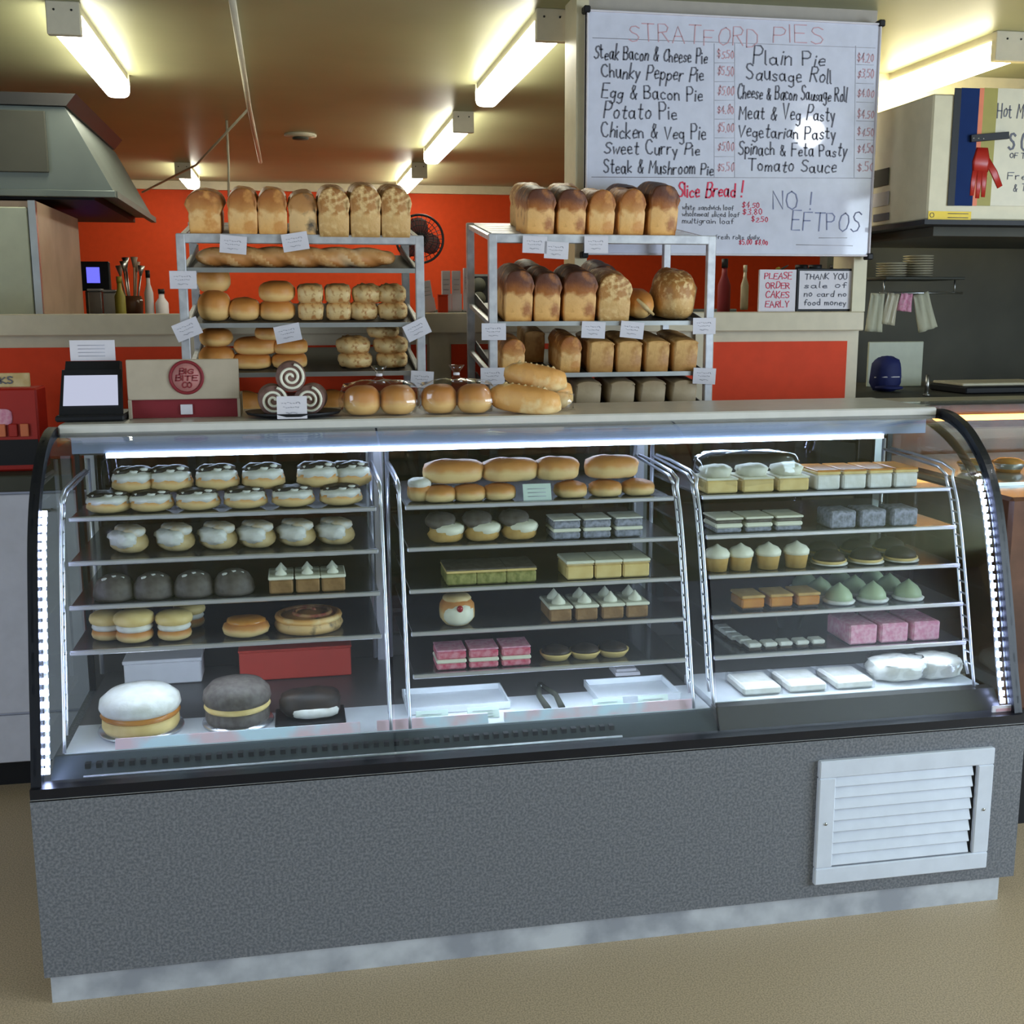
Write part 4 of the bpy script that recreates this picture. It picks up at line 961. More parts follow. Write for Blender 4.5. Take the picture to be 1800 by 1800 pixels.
dl_ = [('lower_sponge', 'lam', .018, 0), ('cream_filling', 'cream_', .009, .001), ('upper_sponge', 'lam', .020, 0), ('icing', 'creamw', .004, .0005)]
row(slab('chocolate_cream_slice', 'cake slice', .070, .085, dl_), 2, (997, 1051, 1107), 'grey chocolate sponge slice with cream through it', 'on the second middle shelf', 'chocolate cream slices, second middle shelf')
row(slab('mint_slice', 'cake slice', .075, .12, [('crumb_base', 'mint', .030, 0), ('custard_layer', 'custard', .006, .001), ('chocolate_top', 'chocd', .004, .0005)]), 3, (812, 864, 917), 'green speckled slice with brown top', 'on the third middle shelf', 'green slices, third middle shelf', half=.06)
row(slab('vanilla_slice', 'cake slice', .069, .10, [('custard', 'custard', .036, 0), ('pastry', 'pastry', .004, .001), ('icing', 'cream_', .008, .002)]), 3, (1020, 1070, 1119), 'tall yellow vanilla custard slice with icing', 'on the third middle shelf', 'vanilla slices, third middle shelf', half=.05)
def f_ring():
    t = thing('cream_horn_bun', 'bun')
    MB().blob((0, 0, .030), (.044, .05, .034), .75, .95, 22, 10, .08, flat=.88).build('bun', 'scone', t)
    MB().blob((0, -.022, .028), (.038, .034, .026), .8, .95, 20, 10, .1).build('cream_filling', 'cream_', t)
    MB().blob((0, -.052, .044), (.008, .006, .008), 1, 1, 10, 8).build('jam_dot', 'jam', t)
    MB().blob((0, .0, .058), (.036, .038, .010), .8, .95, 20, 6, .1).build('sugared_lid', 'pastry', t)
    return t
place(P_(f_ring), 4, 808, 'single round cream filled bun with a dark jam spot, fourth middle shelf', None, sc=(1.0, 1, 1.1))
row(slab('caramel_slice', 'cake slice', .056, .11, [('sponge', 'sponge', .032, 0), ('icing', 'cream_', .009, .003)], peak=(2, .018, .026)), 4, (986, 1032, 1078, 1121), 'spiced slice topped with a cream peak', 'on fourth middle shelf', 'spiced slices with cream peaks', half=.055)
pk = [('lower_sponge', 'pinkd', .016, 0), ('cream_filling', 'cream_', .010, .001), ('upper_sponge', 'pinkd', .020, 0), ('coconut_top', 'pink', .004, 0)]
row(slab('pink_cream_slice', 'cake slice', .072, .08, pk), 5, (794, 851, 908), 'deep pink sponge block with a cream layer', 'on the lowest middle shelf', 'pink cream blocks', half=.04)
def f_tart():
    t = thing('chocolate_tart', 'tart')
    MB().lathe([(.030, 0), (.040, .014), (.041, .018), (.036, .017)], n=24).build('pastry_case', 'custard', t)
    MB().lathe([(.037, .015), (.034, .024), (.018, .032), (.001, .034)], n=24).build('chocolate_filling', 'choc', t)
    return t
tt = P_(f_tart)
row(tt, 5, (984, 1036, 1086), 'small dark chocolate tart', 'on the lowest middle shelf', 'small chocolate tarts')
# deck of bay 2
def f_tongs():
    t = thing('serving_tongs', 'tongs')
    for s_ in (-1, 1):
        a = MB().tube([(s_*.004, .08, .014), (s_*.022, .0, .016), (s_*.018, -.09, .012)], [.006, .007, .009], 8).build('arm', 'darksteel', t)
    MB().blob((0, .085, .014), (.012, .014, .008)).build('hinge', 'steel', t)
    return t
place(P_(f_tongs), 'd', 962, 'dark metal serving tongs lying on the middle of the cabinet floor', None, Y=.26, half=0)
def f_plate():
    t = thing('folded_napkin', 'napkin')
    MB().prism([(-.035, 0), (.035, 0), (.03, .008), (-.03, .008)], 0, -.035, .035).build('cloth', 'paper', t)
    MB().prism([(-.02, .008), (.03, .008), (.026, .013), (-.014, .013)], 0, -.028, .028).build('top_fold', 'paper', t)
    return t
place(P_(f_plate), 'd', 1098, 'folded white napkin lying at the back of the cabinet floor, middle bay', None, Y=.45, half=0)
def tray(w, d, m, name='shallow_tray'):
    def f():
        t = thing(name, 'tray')
        MB().box(-w/2, w/2, -d/2, d/2, 0, .003).build('base', m, t)
        r_ = MB(); r_.box(-w/2, w/2, -d/2, -d/2+.004, .003, .018); r_.box(-w/2, w/2, d/2-.004, d/2, .003, .018); r_.box(-w/2, -w/2+.004, -d/2+.004, d/2-.004, .003, .018); r_.box(w/2-.004, w/2, -d/2+.004, d/2-.004, .003, .018)
        r_.build('rim', m, t)
        return t
    return Proto(f)
place(tray(.26, .15, 'deck'), 'd', 800, 'empty shallow white tray on the cabinet floor in the middle bay', None, Y=.30, half=0)
place(tray(.22, .15, 'deck'), 'd', 1110, 'empty shallow white tray right of the tongs on the cabinet floor', None, Y=.28, half=0)
# --- bay 3
def f_cont():
    t = thing('custard_cream_cake', 'cake slice')
    MB().box(-.043, .043, -.05, .05, 0, .034, b=.004).build('sponge', 'custard', t)
    MB().box(-.044, .044, -.051, .051, .034, .040, b=.002).build('cream_layer', 'cream_', t)
    MB().blob((0, 0, .052), (.040, .046, .017), .7, .8, 18, 8, .3, 14).build('piped_top', 'cream_', t)
    return t
row(P_(f_cont), 1, (1270, 1334, 1396), 'tall yellow sponge with piped cream', 'on the top right shelf', 'yellow cream sponges', half=.05)
def f_bagbig():
    t = MB().blob((0, 0, .052), (.145, .085, .058), .45, .5, 30, 14, .06, 16, flat=.9).build('clear_wrapper', 'bag'); t['category'] = 'wrapper'; return t
place(P_(f_bagbig), 1, 1326, 'loose clear plastic wrapper over the three yellow sponges, top right shelf', None, Y=SF[1]+.075, half=.06, sc=(.96, .72, .9), dz=.004)
row(slab('meringue_slice', 'cake slice', .066, .13, [('creamy_base', 'creamw', .040, 0), ('filling', 'custard', .008, .001), ('toasted_top', 'apricot', .005, 0)]), 1, (1457, 1503, 1549, 1594), 'white slice with a toasted orange top', 'on the top right shelf', 'toasted white slices', half=.065)
row(slab('cream_chocolate_slice', 'cake slice', .070, .09, [('lower_sponge', 'lam', .012, 0), ('cream_filling', 'cream_', .012, .002), ('upper_sponge', 'chocd', .010, 0), ('icing', 'cream_', .006, .003)]), 2, (1282, 1335, 1388), 'layered slice with thick cream', 'on the second right shelf', 'thick cream slices, second right shelf')
row(slab('lamington', 'cake', .072, .085, [('coconut_sponge', 'lam', .046, 0)]), 2, (1483, 1536, 1592), 'grey coconut lamington', 'on the second right shelf', 'grey lamingtons', half=.042)
def f_cup():
    t = thing('cupcake', 'cupcake')
    MB().lathe([(.026, 0), (.031, .034), (.032, .038)], n=24).build('cake', 'sponget', t)
    MB().lathe([(.033, .036), (.034, .046), (.026, .056), (.012, .062), (.001, .070)], n=20).build('cream_swirl', 'cream_', t)
    return t
row(P_(f_cup), 3, (1268, 1310, 1359, 1409), 'golden cupcake with a cream top', 'on the third right shelf', 'golden cupcakes', half=.033)
def f_ptart():
    t = thing('large_chocolate_tart', 'tart')
    MB().lathe([(.036, 0), (.048, .004), (.048, .006)], n=28).build('white_saucer', 'creamw', t)
    MB().lathe([(.036, .005), (.045, .012), (.045, .016), (.04, .015)], n=24).build('pastry_case', 'custard', t)
    MB().lathe([(.042, .013), (.038, .030), (.022, .042), (.001, .045)], n=24).build('chocolate_filling', 'choc', t)
    return t
pt = P_(f_ptart)
g = 'large chocolate tarts'
row(pt, 3, (1472, 1537, 1599), 'dark chocolate tart on saucer', 'in front on the third right shelf', g, sc=(1, 1, .85))
row(pt, 3, (1460, 1520, 1578), 'dark chocolate tart', 'in back on the third right shelf', g, dy=.11, sc=(1, 1, .9))
row(slab('jam_square', 'cake slice', .062, .08, [('base', 'choc', .006, -.002), ('apricot_sponge', 'apricot', .026, 0), ('crumb_top', 'sponget', .008, .001)]), 4, (1326, 1376, 1424), 'small orange jam square', 'on the fourth right shelf', 'orange jam squares')
def f_green(m='green'):
    t = thing('green_cream_cake', 'cake')
    MB().lathe([(.040, 0), (.043, .006), (.036, .010)], n=24).build('white_saucer', 'creamw', t)
    MB().lathe([(.037, .008), (.034, .022), (.024, .036), (.010, .046), (.001, .054)], n=20).build('green_cream', m, t)
    return t
gp = P_(f_green)
g = 'peaked green cream cakes'
for r_, (pxs, dy, wh) in enumerate((((1489, 1549, 1612), 0, 'in the front row'), ((1455, 1516, 1578), .075, 'in the middle row'), ((1428, 1490, 1548), .150, 'in the back row'))):
    row(gp, 4, pxs, 'peaked green cream cake', wh+', fourth right shelf', g, dy=dy)
wc = slab('small_cream_square', 'cake', .034, .036, [('base', 'choc', .008, 0), ('cream', 'creamw', .012, .001)])
for i, (px, dy) in enumerate(((1275, .16), (1285, .12), (1297, .075), (1312, .04), (1328, 0), (1356, 0), (1383, 0), (1412, 0), (1440, .0))):
    place(wc, 5, px, 'little white cream square, %s along the bent row on the lowest right shelf' % ORD[i], 'little cream squares', dy=dy, half=.018)
pl = slab('pink_lamington', 'cake', .078, .13, [('coconut_sponge', 'pink', .052, 0)])
row(pl, 5, (1518, 1573, 1629), 'large pink coconut lamington block', 'on the lowest right shelf', 'pink lamington blocks', half=.065)
def f_pot():
    t = thing('dark_dessert_pot', 'pot')
    MB().lathe([(.03, 0), (.042, .05), (.044, .06), (.036, .058)], n=24).build('bowl', 'black', t)
    MB().tube([(.0, 0, .04), (.05, .0, .085)], .003, 6).build('spoon', 'steel', t)
    return t
place(P_(f_pot), 5, 1400, 'dark dessert bowl with a thin spoon behind the cream squares, lowest right shelf', None, dy=.15)
# floor of bay 3: divided trays
def f_div():
    t = thing('wrapped_sandwich_pack', 'pack')
    MB().box(-.052, .052, -.06, .06, 0, .022, b=.005).build('filling', 'creamw', t)
    MB().prism([(-.062, 0), (.062, 0), (.055, .030), (-.05, .034)], 0, -.056, .056).build('clear_lid', 'bag', t)
    return t
row(P_(f_div), 'e', (1325, 1404, 1485), 'clear wrapped white pack', 'on the right part of the cabinet floor', 'wrapped packs', Y=.22, half=0)
def f_wrap():
    t = thing('wrapped_white_loaf', 'cake')
    MB().blob((0, 0, .026), (.075, .06, .028), .6, .7, 22, 10, .2, 14, flat=.92).build('cake', 'creamw', t)
    MB().blob((0, 0, .030), (.082, .066, .034), .6, .7, 22, 10, .25, 18, flat=.86, seed=3).build('clear_wrap', 'bag', t)
    return t
row(P_(f_wrap), 'e', (1575, 1640), 'plastic wrapped white cake', 'at the right end of the cabinet floor', 'wrapped white cakes', Y=.23, half=0)
for i, px in enumerate((760, 850, 1070, 1150)):
    place(gc, 'd', px, 'white floor ticket lying against the front of the cabinet floor, '+ordw(i, 4), 'floor tickets', Y=.17, half=0, sc=(1.1, 1, .6))

# ================================================================== ON THE WORKTOP
CT = 1.2612
till = empty('till', (XO(162, .56, 1.3), .60, CT), 'black touch screen till with a bright screen at the left end of the worktop', 'till')
MB().box(-.082, .082, -.09, .09, 0, .016, b=.004).build('base', 'black', till)
b_ = MB(); b_.add([(-.076, -.07, .014), (.076, -.07, .014), (.076, -.052, .014), (-.076, -.052, .014), (-.072, -.012, .125), (.072, -.012, .125), (.072, .006, .125), (-.072, .006, .125)],
       [(0, 1, 2, 3), (7, 6, 5, 4), (0, 4, 5, 1), (1, 5, 6, 2), (2, 6, 7, 3), (3, 7, 4, 0)]); b_.build('bezel', 'black', till)
sc_ = MB(); sc_.add([(-.066, -.062, .038), (.066, -.062, .038), (.066, -.060, .038), (-.066, -.060, .038), (-.064, -.030, .112), (.064, -.030, .112), (.064, -.028, .112), (-.064, -.028, .112)],
       [(0, 1, 2, 3), (7, 6, 5, 4), (0, 4, 5, 1), (1, 5, 6, 2), (2, 6, 7, 3), (3, 7, 4, 0)]); sc_.build('screen', 'screen', till)
hd = MB(); hd.prism([(-.012, .118), (.05, .118), (.05, .142), (.012, .146)], 0, -.066, .066); hd.build('rear_housing', 'black', till)
pc = empty('paper_notice', tuple(till.location+Vector((0, .02, .1465))), 'white printed notice standing upright on top of the till', 'notice')
MB().box(-.055, .055, -.001, .001, 0, .052).build('sheet', 'paper', pc)
for i in range(4): MB().tube([(-.035, -.002, .012+.009*i), (.03, -.002, .012+.009*i)], .0008, 4).build('print_line', 'inkgrey', pc)
# cardboard straw / box sign
x0, x1 = XO(222, .55, 1.35), XO(420, .55, 1.35)
bx = empty('cardboard_dispenser', ((x0+x1)/2, .56, CT), 'grey brown cardboard box with a round red emblem and dark red opening', 'box')
hw2 = (x1-x0)/2; HB = .150
MB().box(-hw2, hw2, 0, .012, .048, HB, b=.002).build('front_panel', 'kraft', bx)
s2 = MB(); s2.box(-hw2, -hw2+.007, 0, .16, 0, .048).box(hw2-.007, hw2, 0, .16, 0, .048); 
for xx in (-hw2, hw2-.007): MB().box(xx, xx+.007, .0, .16, 0, .048).build('side_wall', 'kraft', bx)
MB().box(-hw2, hw2, .012, .16, .048, .056).build('top_panel', 'kraft', bx)
MB().box(-hw2+.007, hw2-.007, .018, .022, 0, .047).build('red_inner_panel', 'kraftred', bx)
MB().box(-.012, .018, .012, .0178, .008, .034, b=.001).build('small_tab', 'paper', bx)
em = MB().tube([(.018+.040*math.cos(2*PI*i/40)-.010, -.001, .104+.040*math.sin(2*PI*i/40)) for i in range(40)], .004, 8, closed=True).build('emblem_ring', 'kraftred', bx)
MB().lathe([(.036, 0), (.036, .002), (.001, .002)], n=36).build('emblem_disc', mat('emblem_pink', (.50, .20, .18), .6), bx)
dsc = [o for o in bx.children if o.name.startswith('emblem_disc')]; dsc = COL.objects[[o.name for o in COL.objects if o.parent == bx and o.name.startswith('emblem_disc')][0]]
dsc.rotation_euler = (PI/2, 0, 0); dsc.location = (.008, 0, .104)
lt = MB()
for s_, z, w_ in (('BIG', .113, .034), ('BITE', .096, .054), ('CO', .078, .024)): text_mb(lt, s_, Vector((.008-w_/2, -.0025, z)), EX, EZ, w_, .013, .0028, n=NY, jit=0)
lt.build('emblem_lettering', 'kraftred', bx)
# cake roll tray
ry = .56
tr = empty('black_platter', (XO(516, ry, 1.28), ry, CT), 'flat black platter under three chocolate swirl cake rolls on the worktop', 'platter')
MB().lathe([(.085, 0), (.118, .006), (.124, .014), (.116, .013), (.08, .006), (.001, .006)], n=40, sy=.85).build('dish', 'black', tr)
def f_swiss():
    t = thing('cake_roll', 'cake')
    rr = .038
    body = MB().tube([(0, y, rr) for y in (-.055, -.052, .052, .055)], [rr*.97, rr, rr, rr*.97], 32).build('sponge', 'swirl', t)
    sw = MB(); pts = []
    for i in range(60):
        a = i*.235; r = .004+.030*i/59
        pts.append((r*math.cos(a), -.056, rr+r*math.sin(a)))
    sw.tube(pts, .0036, 7); sw.build('cream_swirl', 'cream_', t)
    return t
sw = P_(f_swiss)
cx = tr.location.x
sw.put((cx-.052, ry-.005, CT+.0075), 'lower left chocolate cake roll with cream swirl on the black platter', 'chocolate swirl cake rolls', rz=.05)
sw.put((cx+.046, ry-.005, CT+.0075), 'lower right chocolate cake roll with cream swirl on the black platter', 'chocolate swirl cake rolls', rz=-.12)
sw.put((cx-.004, ry-.005, CT+.0075+.059), 'top chocolate cake roll with cream swirl stacked on two others', 'chocolate swirl cake rolls', rz=0)
pcx = XO(513, ry-.10, 1.30)
c = cardp.put((pcx, ry-.095, CT+.030), 'white price card leaning in front of the cake rolls on the platter', None, rot=(-.12, 0, 0), sc=(1.0, 1, 1.1))
# bagged rolls
def f_bagroll():
    t = thing('bag_of_rolls', 'bag of rolls')
    for s_ in (-1, 1):
        MB().blob((s_*.047, 0, .034), (.048, .058, .036), .75, .9, 22, 12, .05, 8, flat=.88).build('roll', 'longroll' if 0 else 'bun', t)
    MB().blob((0, 0, .038), (.104, .068, .044), .7, .75, 28, 14, .16, 18, flat=.84, seed=5).build('clear_bag', 'bag', t)
    nk = MB(); nk.lathe([(.030, 0), (.010, .014), (.006, .020), (.012, .030), (.022, .042), (.020, .041), (.004, .022)], (.0, .01, .072), 14); nk.build('gathered_neck', 'bag', t)
    MB().lathe([(.008, 0), (.009, .003), (.008, .006)], (0, .01, .090), 10).build('tie', 'paper', t)
    return t
br_ = P_(f_bagroll)
br_.put((XO(668, .55, 1.3), .55, CT), 'clear bag of two golden rolls on the worktop, beside the cake rolls', 'bags of rolls', sc=(1, 1, 1.12))
br_.put((XO(803, .55, 1.3), .55, CT), 'clear bag of two golden rolls on the worktop, beside the crusty loaves', 'bags of rolls', rz=-.12, sc=(1, 1, 1.12))
def f_crusty():
    t = thing('crusty_loaf', 'bread')
    MB().blob((0, 0, .036), (.105, .043, .038), .75, .85, 28, 14, .10, 8, flat=.9, seed=2).build('crust', 'longroll', t)
    for i in range(7):
        x = -.055+.018*i
        MB().tube([(x-.008, -.026, .062), (x, 0, .074), (x+.010, .024, .063)], [.001, .004, .001], 6).build('flour_slash', 'pastry', t)
    return t
cl = P_(f_crusty)
yl = .53
cl.put((XO(916, yl, 1.3), yl-.015, CT), 'long crusty loaf at the front of the worktop pile, pointing to the right', 'long crusty loaves', rot=(0, .12, -.42), sc=(.98, 1, 1))
cl.put((XO(955, .65, 1.3), .65, CT), 'long crusty loaf at the back of the worktop pile', 'long crusty loaves', rot=(0, .05, -.32), sc=(.78, 1, 1.12))
cl.put((XO(938, .575, 1.35), .585, CT+.058), 'scored crusty loaf lying on top of the worktop pile', 'long crusty loaves', rot=(0, .16, -.38), sc=(.86, 1, .92))
bgp = MB().blob((0, 0, .04), (.055, .06, .045), .6, .7, 20, 10, .3, 16, flat=.85).build('clear_bread_bag', 'bag'); bgp.location = (XO(985, .56, 1.28), .57, CT); bgp.scale = (.7, .7, .6)
tag(bgp, 'crumpled clear bag at the right end of the crusty loaves on the worktop', 'bag')

# ================================================================== KITCHEN AND SIDES
# range hood, top left
hd_ = empty('range_hood', (0, 0, 0), 'large stainless range hood with slanted side at the upper left', 'range hood')
MB().prism([(-2.6, 2.02), (-.115, 2.02), (-.285, 2.35), (-2.6, 2.35)], 1, 2.62, 4.0).build('canopy', 'hoodsteel', hd_)
MB().box(-2.6, -.36, 2.600, 2.618, 2.09, 2.33, b=.003).build('front_panel', 'darksteel', hd_)
MB().prism([(-2.6, 2.352), (-.275, 2.352), (-.235, 2.40), (-2.6, 2.40)], 1, 2.60, 3.9).build('top_cap', 'tray', hd_)
MB().box(-2.5, -.20, 2.68, 3.94, 1.99, 2.02).build('filter_recess', 'black', hd_)
lp = MB(); lp.box(-2.6, -.105, 2.60, 2.625, 1.995, 2.022, b=.002); lp.build('front_lip', 'hoodsteel', hd_)
MB().box(-.125, -.10, 2.625, 4.0, 1.995, 2.022).build('side_lip', 'hoodsteel', hd_)
tc_ = empty('tall_cupboard', (0, 0, 0), 'tall pale green cupboard with brown timber side standing under the range hood', 'cupboard')
MB().box(-1.3, -.37, 2.36, 3.25, .05, 1.955).build('carcass', 'wood', tc_)
MB().box(-1.3, -.40, 2.335, 2.358, .1, 1.93, b=.004).build('door', 'greencream', tc_)
MB().box(-.395, -.368, 2.33, 2.36, .05, 1.955).build('corner_strip', 'steel', tc_)
# kitchen bench behind the half wall
kb = empty('kitchen_bench', (0, 0, 0), 'dark steel kitchen bench seen over the half wall at left', 'bench')
MB().box(-.80, .62, 3.4, 4.0, 1.44, 1.485, b=.004).build('bench_top', 'darksteel', kb)
MB().box(-.78, .60, 3.45, 3.98, 0, 1.44).build('bench_body', 'darksteel', kb)
KY = 3.5; KZ = 1.4865
mon = empty('blue_monitor', (XO(168, 3.9, 1.75), 3.9, KZ), 'small monitor glowing blue beside the tall cupboard', 'monitor')
MB().box(-.055, .055, -.03, .03, 0, .15, b=.004).build('stand', 'darksteel', mon)
MB().box(-.085, .075, -.04, .0, .15, .30, b=.006).build('housing', 'black', mon)
MB().box(-.04, .025, -.043, -.040, .19, .27).build('screen', 'blue', mon)
for i, (px, w_, h_, lb) in enumerate(((170, .05, .145, 'grey upright canister on the kitchen bench, left one'), (196, .05, .14, 'grey upright canister on the kitchen bench, right one'))):
    t = empty('canister', (XO(px, 3.7, 1.55), 3.7, KZ), lb, 'canister', 'grey canisters')
    MB().box(-w_/2-.008, w_/2+.008, -.04, .04, 0, h_, b=.006).build('body', 'steel', t); MB().box(-w_/2-.01, w_/2+.01, -.042, .042, h_, h_+.012, b=.003).build('lid', 'alu', t)
cr_ = empty('utensil_crock', (XO(232, 3.6, 1.6), 3.6, KZ), 'dark crock holding wooden and metal utensils on the kitchen bench', 'crock')
MB().lathe([(.03, 0), (.05, .03), (.055, .09), (.045, .12), (.03, .115)], n=20).build('crock', 'brown', cr_)
for i in range(6):
    a = i*1.05; x, y = .02*math.cos(a), .02*math.sin(a)
    MB().tube([(x, y, .05), (x*2.4, y*2.4, .22+.02*(i % 3))], .005, 6).tube([(x*2.4, y*2.4, .22+.02*(i % 3)), (x*2.7, y*2.7, .27+.02*(i % 3))], [.006, .018], 8).build('utensil', 'wood' if i % 2 else 'steel', cr_)
def bottle(name, px, py0, py1, Y, m, mc, label, w_=.022, zbase=KZ, group=None):
    t = empty(name, (XO(px, Y, 1.55), Y, zbase), label, 'bottle', group)
    H = max(ZO(py0, t.location.x, Y)-zbase, .06)
    MB().lathe([(w_*.9, 0), (w_, .01), (w_, H*.55), (w_*.45, H*.72), (w_*.4, H*.85)], n=16).build('body', m, t)
    MB().lathe([(w_*.5, H*.85), (w_*.5, H), (.001, H)], n=14).build('cap', mc, t)
    return t
bottle('sauce_bottle', 263, 475, 545, 3.5, 'paper', 'black', 'white bottle with dark cap on the kitchen bench')
bottle('spray_bottle', 285, 508, 545, 3.5, 'paper', 'black', 'short white jar with dark lid at the right of the kitchen bench', .032)
bottle('oil_bottle', 212, 486, 545, 3.5, 'olive', 'olive', 'olive coloured bottle beside the utensil crock', .026)
# things on the ledge between the racks
LZ = 1.5238; LY = 1.74
def leaflet(px, w_, h_, label, rz=0, ry=0, m='paper'):
    t = empty('leaflet_stack', (XO(px, LY, 1.58), LY, LZ), label, 'leaflets', 'papers on the half wall ledge')
    t.rotation_euler = (0, ry, rz)
    MB().box(-w_/2, w_/2, -.012, .012, .004, h_, b=.001).build('sheets', m, t)
    MB().box(-w_/2-.003, w_/2+.003, -.018, -.012, .004, h_*.45).build('holder', 'paper', t)
    for i in range(3): MB().tube([(-w_*.35, -.0135, h_*(.55+.12*i)), (w_*.3, -.0135, h_*(.55+.12*i))], .0014, 4).build('print_line', 'inkgrey', t)
leaflet(756, .036, .115, 'leaning pale leaflets on the ledge just right of the left rack', 0, -.16)
leaflet(784, .030, .150, 'tall upright leaflets on the ledge between the racks, left one')
leaflet(802, .030, .150, 'tall upright leaflets on the ledge between the racks, middle one')
leaflet(822, .030, .160, 'tall cream leaflets on the ledge beside the right rack back post')
oj = empty('orange_tin', (XO(778, 1.68, 1.56), 1.675, LZ), 'small orange tin standing before the leaflets on the ledge', 'tin')
MB().box(-.018, .018, -.010, .010, 0, .060, b=.002).build('body', 'orange', oj); MB().box(-.019, .019, -.011, .011, .060, .064).build('lid', 'orange', oj)
# pedestal fan
fy = 4.2; fp = at(738, 420, 1, fy)
fn = empty('pedestal_fan', (fp.x, fy, 0), 'round dark pedestal fan standing behind the left rack against the orange wall', 'fan')
fz = fp.z
MB().tube([(.135*math.cos(2*PI*i/40), 0, fz+.135*math.sin(2*PI*i/40)) for i in range(40)], .007, 8, closed=True).build('guard_ring', 'black', fn)
gr = MB()
for k in range(30):
    a = 2*PI*k/30; gr.tube([(.02*math.cos(a), -.03, fz+.02*math.sin(a)), (.09*math.cos(a), -.03, fz+.09*math.sin(a)), (.134*math.cos(a), 0, fz+.134*math.sin(a))], .0018, 4)
for r_ in (.045, .075, .105): gr.tube([(r_*math.cos(2*PI*i/30), -.028+.02*(r_ > .1), fz+r_*math.sin(2*PI*i/30)) for i in range(30)], .0022, 4, closed=True)
gr.build('wire_guard', 'black', fn)
for k in range(3):
    a = 2*PI*k/3+.4
    b_ = MB().blob((.06, 0, 0), (.062, .005, .058), .8, .9, 18, 8).build('blade', 'darkred', fn); b_.location = (0, .015, fz); b_.rotation_euler = (0, a, 0)
MB().blob((0, .05, fz), (.05, .07, .05)).build('motor', 'black', fn)
MB().tube([(0, .04, fz), (0, .04, .05)], .012, 8).build('pole', 'black', fn)
MB().lathe([(.18, 0), (.17, .03), (.02, .05)], (0, .04, 0), 24).build('base', 'black', fn)
rd = empty('black_radio', (XO(838, 3.0, 1.7), 3.0, 1.54), 'black kitchen appliance on a shelf behind the right rack', 'appliance')
MB().box(-.06, .07, -.05, .05, .0, .16, b=.01).build('body', 'black', rd)
for z in (.04, .10): MB().lathe([(.03, 0), (.034, .006), (.001, .008)], n=16).build('dial', 'darksteel', rd)
for o_, z in zip([o for o in COL.objects if o.parent == rd and o.name.startswith('dial')], (.045, .11)): o_.rotation_euler = (PI/2, 0, 0); o_.location = (.0, -.05, z)
ks = empty('kitchen_rack_shelf', (0, 0, 0), 'dark steel kitchen unit seen through the servery opening behind the right rack', 'kitchen unit')
MB().box(1.25, 2.75, 2.9, 3.4, 1.50, 1.535, b=.003).build('shelf_top', 'darksteel', ks); MB().box(1.3, 2.7, 2.95, 3.38, 0, 1.5).build('unit_body', 'darksteel', ks)
# servery opening
bottle('squeeze_bottle', 1308, 466, 520, 2.0, 'plate', 'plate', 'cream squeeze bottle seen through the opening below the whiteboard', .016, 1.53)
bottle('brown_bottle', 1272, 455, 540, 2.0, 'kraftred', 'black', 'dark red bottle just right of the right rack post', .026, 1.50)
sk = empty('service_shelf', (0, 0, 0), 'dark green back shelf inside the opening under the whiteboard', 'shelf')
MB().box(1.95, 2.84, 1.90, 2.15, 1.46, 1.50, b=.003).build('board', 'darksteel', sk)
MB().box(1.97, 2.68, 2.10, 2.14, .6, 1.46).build('bracket', 'darksteel', sk)
for i, (px, m, w_) in enumerate(((1408, 'plate', .03), (1432, 'plate', .032), (1470, 'brown', .034))):
    t = empty('storage_jar', (XO(px, 1.98, 1.66), 1.98, 1.5015), 'jar behind the framed sign, '+['pale one at left', 'pale one in the middle', 'brown one', 'dark one at the right end'][i], 'jar', 'jars in the servery opening')
    MB().lathe([(w_*.9, 0), (w_, .01), (w_, .17), (w_*.8, .19), (.001, .19)], n=18).build('glass_body', m, t)
    MB().lathe([(w_*.85, .19), (w_*.85, .21), (.001, .21)], n=18).build('lid', 'black', t)
pn = empty('trailing_plant', (XO(1362, 1.78, 1.6), 1.78, LZ), 'little dark leafed plant behind the pink written card', 'plant')
MB().lathe([(.02, 0), (.028, .05), (.024, .052)], n=16).build('pot', 'brown', pn)
for i in range(7):
    a = i*.9; b_ = MB().blob((.03, 0, 0), (.032, .010, .003), .9, .8, 12, 6).build('leaf', 'olive' if i % 3 else 'darksteel', pn); b_.location = (0, 0, .10+.008*i); b_.rotation_euler = (0, -.5, a)
MB().tube([(0, 0, .05), (.003, 0, .16)], .003, 5).build('stem', 'olive', pn)
# signs on the ledge
def signon(px0, px1, py0, name, label, frame, paper, ink, lines, hh=None):
    Y = 1.665; x0 = XO(px0, Y, 1.58); x1 = XO(px1, Y, 1.58); z1 = ZO(py0, (x0+x1)/2, Y)
    t = empty(name, ((x0+x1)/2, Y, LZ), label, 'sign'); w_ = x1-x0; h_ = z1-LZ
    MB().box(-w_/2, w_/2, 0, .012, 0, h_, b=.002).build('backing', frame, t)
    k = .009 if frame != paper else 0
    x_r = w_/2-k*(2.6 if k else 0)
    MB().box(-w_/2+k, x_r, -.0015, .001, k, h_-k).build('sheet', paper, t)
    n = len(lines)
    for i, l in enumerate(lines):
        mb = MB(); lh = (h_-2*k)/(n+.4)
        ww = (x_r+w_/2-k)*.8*min(1, len(l)/9+.25)
        text_mb(mb, l, Vector(((x_r-w_/2+k)/2-ww/2, -.002, h_-k-lh*(i+1)+lh*.05)), EX, EZ, ww, lh*.62, .0032, n=NY, seed=i+3)
        mb.build('lettering', ink, t)
signon(1334, 1398, 474, 'handwritten_card', 'white card with pink handwriting standing on the ledge under the whiteboard', 'paper', 'paper', 'inkred', ('PLEASE', 'ORDER', 'CAKES', 'EARLY'))
